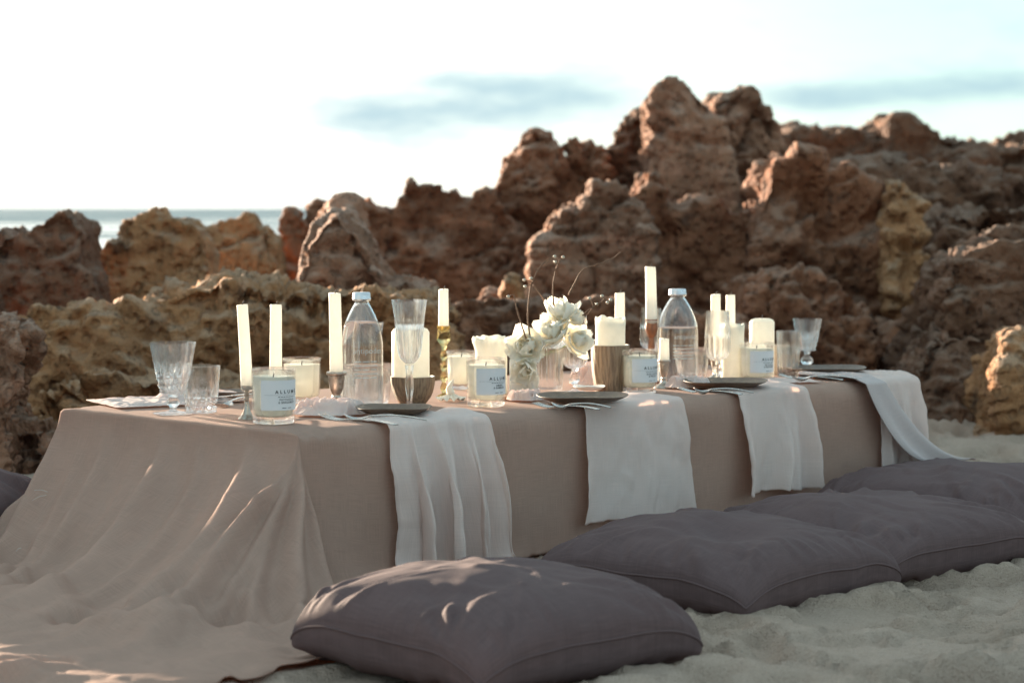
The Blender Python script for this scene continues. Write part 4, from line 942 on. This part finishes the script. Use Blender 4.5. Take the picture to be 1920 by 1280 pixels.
# ------------------------------------------------------------------ plates and cutlery
def plate(x, y, w, label, mat=PLATE, h=.016, group='brown stoneware plates'):
    p, k = base(x, y); r = w*k/2; t = thing('plate', label, 'plate', p + Vector((0, 0, .010)), group)
    def mod(i, rad, z, a): return rad*(1+.018*math.sin(a*2+.7)+.008*math.sin(a*5)), z + (.0015*math.sin(a*3) if rad > r*.8 else 0)
    mesh('dish', *lathe([(0, 0), (r*.66, 0), (r*.74, .0015), (r*.97, h*.82), (r, h*.95), (r*.985, h), (r*.95, h*.93), (r*.72, .0058), (r*.55, .0048), (0, .0048)], 56, mod), mat, t)
    return p.z + .010 + h
def ribbon(path, width, thick=.0016, cup=0.0, n=7):
    """a strip following path (list of points), width per point, optionally cupped"""
    vs, fs = [], []; m_ = len(path)
    for i, p in enumerate(path):
        t = (path[min(i+1, m_-1)]-path[max(i-1, 0)]); t.z = 0; t.normalize(); s = Vector((-t.y, t.x, 0))
        c_ = cup[i] if hasattr(cup, '__len__') else cup
        for j in range(n):
            q = -1+2*j/(n-1); vs.append(p + s*(q*width[i]/2) + Vector((0, 0, -c_*(1-q*q))))
    nt = len(vs); vs += [v + Vector((0, 0, -thick)) for v in vs]
    for i in range(m_-1):
        for j in range(n-1):
            a = i*n+j; fs.append((a, a+n, a+n+1, a+1)); fs.append((a+nt, a+1+nt, a+n+1+nt, a+n+nt))
        for j in (0, n-1):
            a = i*n+j; q_ = (a, a+nt, a+n+nt, a+n); fs.append(q_ if j == 0 else q_[::-1])
    for i in (0, m_-1):
        for j in range(n-1):
            a = i*n+j; q_ = (a, a+1, a+1+nt, a+nt); fs.append(q_ if i == 0 else q_[::-1])
    return vs, fs
def cutlery_line(a, b, za, zb_):
    """local frame: from head a to handle end b, both photo pixels on a plane at their height"""
    p, q = P(*a, za), P(*b, zb_); return p, q
def spoon(a, b, za, zb_, label, group='cutlery resting on plates', wide=.040):
    p, q = cutlery_line(a, b, za, zb_); L_ = (q-p).length; t = thing('spoon', label, 'spoon', p, group); d = (q-p)
    N_ = 30; path, wd, cu = [], [], []; lb = .30
    for i in range(N_+1):
        s = i/N_; pt = d*s + Vector((0, 0, .012*math.sin(min(s/lb, 1)*math.pi)*-.55 + (.005*math.sin((s-lb)/(1-lb)*math.pi) if s > lb else 0)))
        path.append(pt)
        if s < lb: e = s/lb; w_ = wide*math.sqrt(max(0.02, 1-(2*e-.92)**2*1.0 if abs(2*e-.92) < 1 else .02)); wd.append(max(w_, .007)); cu.append(.007*math.sin(e*math.pi))
        else: e = (s-lb)/(1-lb); wd.append(.0065+.010*e**2*(1 if e < .96 else .75)); cu.append(-.0006)
    nb = int(N_*lb)+2
    mesh('bowl', *ribbon(path[:nb], wd[:nb], .0014, cu[:nb], 9), STEEL, t); mesh('handle', *ribbon(path[nb-1:], wd[nb-1:], .0024, cu[nb-1:], 5), STEEL, t)
    return t
def fork(a, b, za, zb_, label, group='cutlery resting on plates'):
    p, q = cutlery_line(a, b, za, zb_); t = thing('fork', label, 'fork', p, group); d = q-p; dn = d.normalized(); s = Vector((-dn.y, dn.x, 0)).normalized()
    hp, hw = [], []
    for i in range(25):
        e = i/24; f = .26+.74*e; hp.append(d*f + Vector((0, 0, .005*math.sin(e*math.pi) - .004*(1-e)))); hw.append(.024*(1-e/.16)**1 + .0065 if e < .16 else .0065+.009*((e-.16)/.84)**2)
    mesh('handle', *ribbon(hp, hw, .0022, 0, 5), STEEL, t)
    for j in range(4):
        o_ = s*((j-1.5)*.0068)
        mesh('tine', *ribbon([d*f + o_ + Vector((0, 0, .006*(1-f/.27)**2*1.2 - .004)) for f in (0, .06, .12, .18, .24, .275)], [.0018, .0032, .0036, .0038, .0042, .005], .0018, 0, 3), STEEL, t)
    return t
def knife(a, b, za, zb_, label, group='cutlery resting on plates'):
    p, q = cutlery_line(a, b, za, zb_); t = thing('knife', label, 'knife', p, group); d = q-p
    mesh('blade', *ribbon([d*f for f in (0, .06, .15, .3, .5)], [.003, .012, .016, .016, .010], .0012, 0, 3), STEEL, t)
    mesh('handle', *ribbon([d*f + Vector((0, 0, .0012)) for f in (.5, .6, .8, .95, 1)], [.010, .011, .015, .016, .010], .004, 0, 5), STEEL, t)
    return t
z = plate(738, 783, 142, 'brown stoneware plate nearest the camera')
spoon((645, 776), (800, 786), z+.018, z+.006, 'spoon on the plate nearest the camera'); fork((603, 778), (742, 795), z+.012, z+.007, 'fork on the plate nearest the camera')
z = plate(1092, 760, 172, 'brown stoneware plate at the middle of the table front')
spoon((1034, 754), (1146, 763), z+.016, z+.006, 'spoon on the plate at the middle of the table'); fork((1003, 756), (1122, 766), z+.010, z+.007, 'fork on the plate at the middle of the table')
z = plate(1360, 731, 158, 'brown stoneware plate third from the camera')
spoon((1300, 726), (1412, 735), z+.018, z+.006, 'spoon on the plate third from the camera'); fork((1274, 728), (1390, 738), z+.012, z+.006, 'fork on the plate third from the camera')
z = plate(1550, 705, 148, 'brown stoneware plate at the far right end')
spoon((1482, 703), (1606, 709), z+.016, z+.006, 'spoon on the plate at the far right end'); fork((1462, 703), (1580, 711), z+.012, z+.006, 'fork on the plate at the far right end')
z = plate(415, 752, 120, 'brown stoneware plate behind the crystal tumbler')
spoon((410, 755), (478, 744), z+.014, z+.008, 'spoon on the plate behind the crystal tumbler', wide=.036); knife((400, 744), (474, 738), z+.012, z+.009, 'knife on the plate behind the crystal tumbler')
plate(1105, 738, 60, 'small pale saucer behind the middle plate', CERAM, .010, 'pale saucers')
# tan cup at the far end
p, k = base(1461, 702); r = 20*k; h = 56*k; t = thing('ceramic_cup', 'tan ceramic cup behind the highball glass at the far end', 'cup', p)
mesh('body', *lathe(smooth_prof([(0, 0), (r*.6, 0), (r*.75, h*.2), (r*.92, h*.6), (r, h)], 5)+[(r-.003, h), (r*.85, h*.5), (r*.5, .008), (0, .008)], 40), TANC, t)

# frilly shell at the spiral candlestick
p, k = base(846, 752); t = thing('seashell', 'bleached frilly shell at the foot of the spiral candlestick', 'shell', p)
n, m_ = 9, 61; vs = []
for i in range(n):
    q = i/(n-1)
    for j in range(m_):
        a = 2*math.pi*j/(m_-1); fr = 1+.13*q*math.sin(a*11)+.07*q*math.sin(a*23+1)
        vs.append((.033*q*fr*math.cos(a), .026*q*fr*math.sin(a), .024*(1-q)**1.6 + .005*q*(1+math.sin(a*11+.5)) + .001))
mesh('frill', vs, grid_faces(n, m_), CORAL, t)
mesh('spike', *tube(spline([(0, 0, .018), (-.004, 0, .034), (.006, .0, .052)], 4), [.010, .0098, .0092, .0085, .0075, .006, .0048, .003, .0015], 9), CORAL, t)
# board under the vase
p, k = base(966, 747); t = thing('wooden_board', 'small wooden board under the white vase', 'board', p, rz=.15)
mesh('board', *box(-.045, .045, -.05, .05, 0, .009), BOARD, t, smooth=False)

# ------------------------------------------------------------------ vase, flowers, twigs
pv, kv = base(978, 742); pv.z += .0095
t = thing('flower_vase', 'white ceramic vase holding the white blooms', 'vase', pv); r = 23*kv; h = 62*kv
mesh('body', *lathe([(0, 0), (r*.96, 0), (r, .003), (r, h*.9), (r*.97, h), (r*.9, h), (r*.88, h*.5), (r*.85, .006), (0, .006)], 40), CERAM, t)
for j in range(26): a = 2*math.pi*j/26; mesh('bead', *lathe([(0, -.0018), (.0018, 0), (0, .0018)], 6), CERAM, t, loc=(r*math.cos(a), r*math.sin(a), .005))
def petal_mesh(L_, w_, curl, seed):
    n, m_ = 9, 7; vs = []
    for i in range(n):
        s = i/(n-1)
        for j in range(m_):
            q = -1+2*j/(m_-1); wd = w_*math.sin(min(1, s*1.02)**.72*math.pi*.94+.06)*.5 + .0015
            ruf = .0022*s*math.sin(q*6+seed)+.0016*s*math.sin(q*11+seed*2)
            vs.append((L_*math.sin(s*curl)/curl*1.0, q*wd*(1-.12*q*q), L_*(1-math.cos(s*curl))/curl*1.0 + .22*wd*q*q + ruf))
    return vs, grid_faces(n, m_)
PET = [mesh('petal', *petal_mesh(.040, .036, c_, s_), PETAL) for c_, s_ in ((.9, 1), (1.3, 2), (.5, 3), (1.7, 4))]
for o in PET: COL.objects.unlink(o)
STM = mesh('stamen', *tube(spline([(0, 0, 0), (.004, 0, .012), (.010, 0, .020)], 3), .0006, 5), STAMEN); COL.objects.unlink(STM)
def bloom(x, y, d, face, sc, label, layers, seed):
    """face = direction the flower looks at"""
    p = D(x, y, d); t = thing('flower', label, 'flower', p, 'white blooms in the vase')
    t.rotation_euler = Vector(face).to_track_quat('Z', 'Y').to_euler(); t.scale = (sc,)*3
    r_ = random.Random(seed)
    for li, (cnt, tilt, s, pm) in enumerate(layers):
        for j in range(cnt):
            a = 2*math.pi*(j+.5*li)/cnt + r_.uniform(-.2, .2)
            o = share(PET[(pm+r_.randint(0, 1)) % 4], 'petal', t, (.002*math.cos(a), .002*math.sin(a), -.003*li), (0, -tilt+r_.uniform(-.18, .18), a), (s*r_.uniform(.88, 1.1),)*3)
            o.rotation_mode = 'XYZ'
    for j in range(6): share(STM, 'stamen', t, (0, 0, 0), (0, r_.uniform(-.25, .1), j*1.05), (1, 1, 1))
    # stalk down towards the vase mouth
    m3 = t.rotation_euler.to_matrix(); tgt = pv + Vector((0, 0, h*.8)); loc_ = m3.transposed() @ ((tgt-p))/sc
    mesh('stalk', *tube(spline([(0, 0, -.002), (0, 0, -.012), Vector(loc_)*.6+Vector((0, 0, -.004)), loc_], 4), .0016, 6), STEMG, t)
dv = pv.y
FULL = [(6, 1.15, .62, 1), (7, .75, .95, 0), (8, .35, 1.15, 2), (8, .05, 1.2, 0)]; OPEN = [(5, .95, .8, 1), (6, .5, 1.1, 0), (6, .1, 1.15, 2)]
bloom(990, 652, dv-.02, (-.25, -.9, .35), 1.35, 'largest white bloom on the left of the vase', FULL, 1)
bloom(985, 694, dv-.035, (-.1, -.95, -.15), 1.2, 'creamy white bloom hanging low over the vase', OPEN, 2)
bloom(1038, 624, dv-.005, (-.5, -.6, .6), 1.25, 'white bloom in the middle of the bunch', FULL, 3)
bloom(1078, 640, dv+.01, (.6, -.6, .35), 1.2, 'white bloom on the right behind the crystal wine glass', FULL, 4)
bloom(1056, 592, dv, (-.35, -.35, .9), 1.3, 'topmost white bloom with upright petals', OPEN, 5)
bloom(1072, 600, dv+.02, (.6, -.5, .6), .95, 'small white bloom tucked beside the topmost one', OPEN, 6)
BER = mesh('berry', *lathe(smooth_prof([(0, -.0042), (.003, -.003), (.0042, 0), (.003, .003), (0, .0042)], 3), 12), BERRY); COL.objects.unlink(BER)
def twig(label, pts, d0, d1, berries, side=()):
    n = len(pts); Pn = [D(x, y, d0+(d1-d0)*i/(n-1)) for i, (x, y) in enumerate(pts)]; o0 = Pn[0]
    t = thing('twig', label, 'twig', o0, 'bare twigs in the vase'); loc = [p - o0 for p in Pn]
    pp = spline(loc, 4); pp = [p + Vector((random.uniform(-1, 1), 0, random.uniform(-1, 1)))*.0006 for p in pp]
    mesh('branch', *tube(pp, [.0024-.0012*i/(len(pp)-1) for i in range(len(pp))], 6), TWIG, t)
    for s_ in side:
        q = [D(x, y, (d0+d1)/2)-o0 for x, y in s_]; qq = spline(q, 3); mesh('side_branch', *tube(qq, .0012, 5), TWIG, t)
    for x, y in berries: share(BER, 'berry', t, D(x, y, (d0+d1)/2+.002)-o0)
twig('arching twig with berries, tallest on the left of the flowers', [(995, 642), (990, 590), (996, 535), (1010, 505), (1030, 485), (1053, 474)], dv-.04, dv-.02, [(1040, 481), (996, 522), (983, 525), (985, 537)], [[(998, 530), (990, 526), (984, 526)], [(998, 532), (990, 535), (986, 537)]])
twig('short bent twig ending in one berry at the far left', [(987, 636), (975, 600), (966, 565), (963, 553), (956, 555)], dv-.05, dv-.04, [(953, 556)])
twig('straight twig with two berries at its tip behind the top bloom', [(1039, 575), (1037, 545), (1040, 515), (1048, 490), (1055, 483)], dv, dv+.01, [(1056, 482), (1041, 491)], [[(1049, 489), (1045, 484), (1041, 490)]])
twig('long forked bare twig leaning to the right', [(1066, 553), (1078, 530), (1094, 505), (1122, 495), (1148, 485), (1163, 473)], dv, dv+.03, [])
twig('slanting twig crossing behind the left blooms', [(1029, 580), (1015, 555), (1000, 534)], dv+.02, dv, [])
twig('low spreading twig with berries on the right', [(1092, 592), (1105, 580), (1124, 568), (1136, 559), (1145, 562)], dv+.01, dv+.02, [(1105, 559), (1129, 555), (1145, 562), (1139, 567), (1119, 570)], [[(1094, 596), (1108, 582), (1112, 572), (1106, 560)], [(1130, 564), (1133, 558), (1129, 555)]])

# ------------------------------------------------------------------ shell grit and pebbles on the sand
r3 = np.random.default_rng(5); gv, gf = [], []
px_ = r3.uniform(-1.3, 2.2, 260); py_ = r3.uniform(3.5, 8.5, 260); pz_ = sand_height(px_, py_)
for x, y, zq in zip(px_, py_, pz_):
    q = r3.uniform(.0012, .0038); o_ = len(gv)
    for a_ in ((1, 0, 0), (-1, 0, 0), (0, 1, 0), (0, -1, 0), (0, 0, .6), (0, 0, -.6)): gv.append((x+a_[0]*q*r3.uniform(.7, 1.3), y+a_[1]*q*r3.uniform(.7, 1.3), zq+.001+a_[2]*q))
    for f_ in ((0, 2, 4), (2, 1, 4), (1, 3, 4), (3, 0, 4), (2, 0, 5), (1, 2, 5), (3, 1, 5), (0, 3, 5)): gf.append(tuple(o_+k_ for k_ in f_))
tag(mesh('shell_grit', gv, gf, simple('grit', (.34, .27, .22), .7), smooth=False), 'scattered shell grit on the sand', None, kind='stuff')
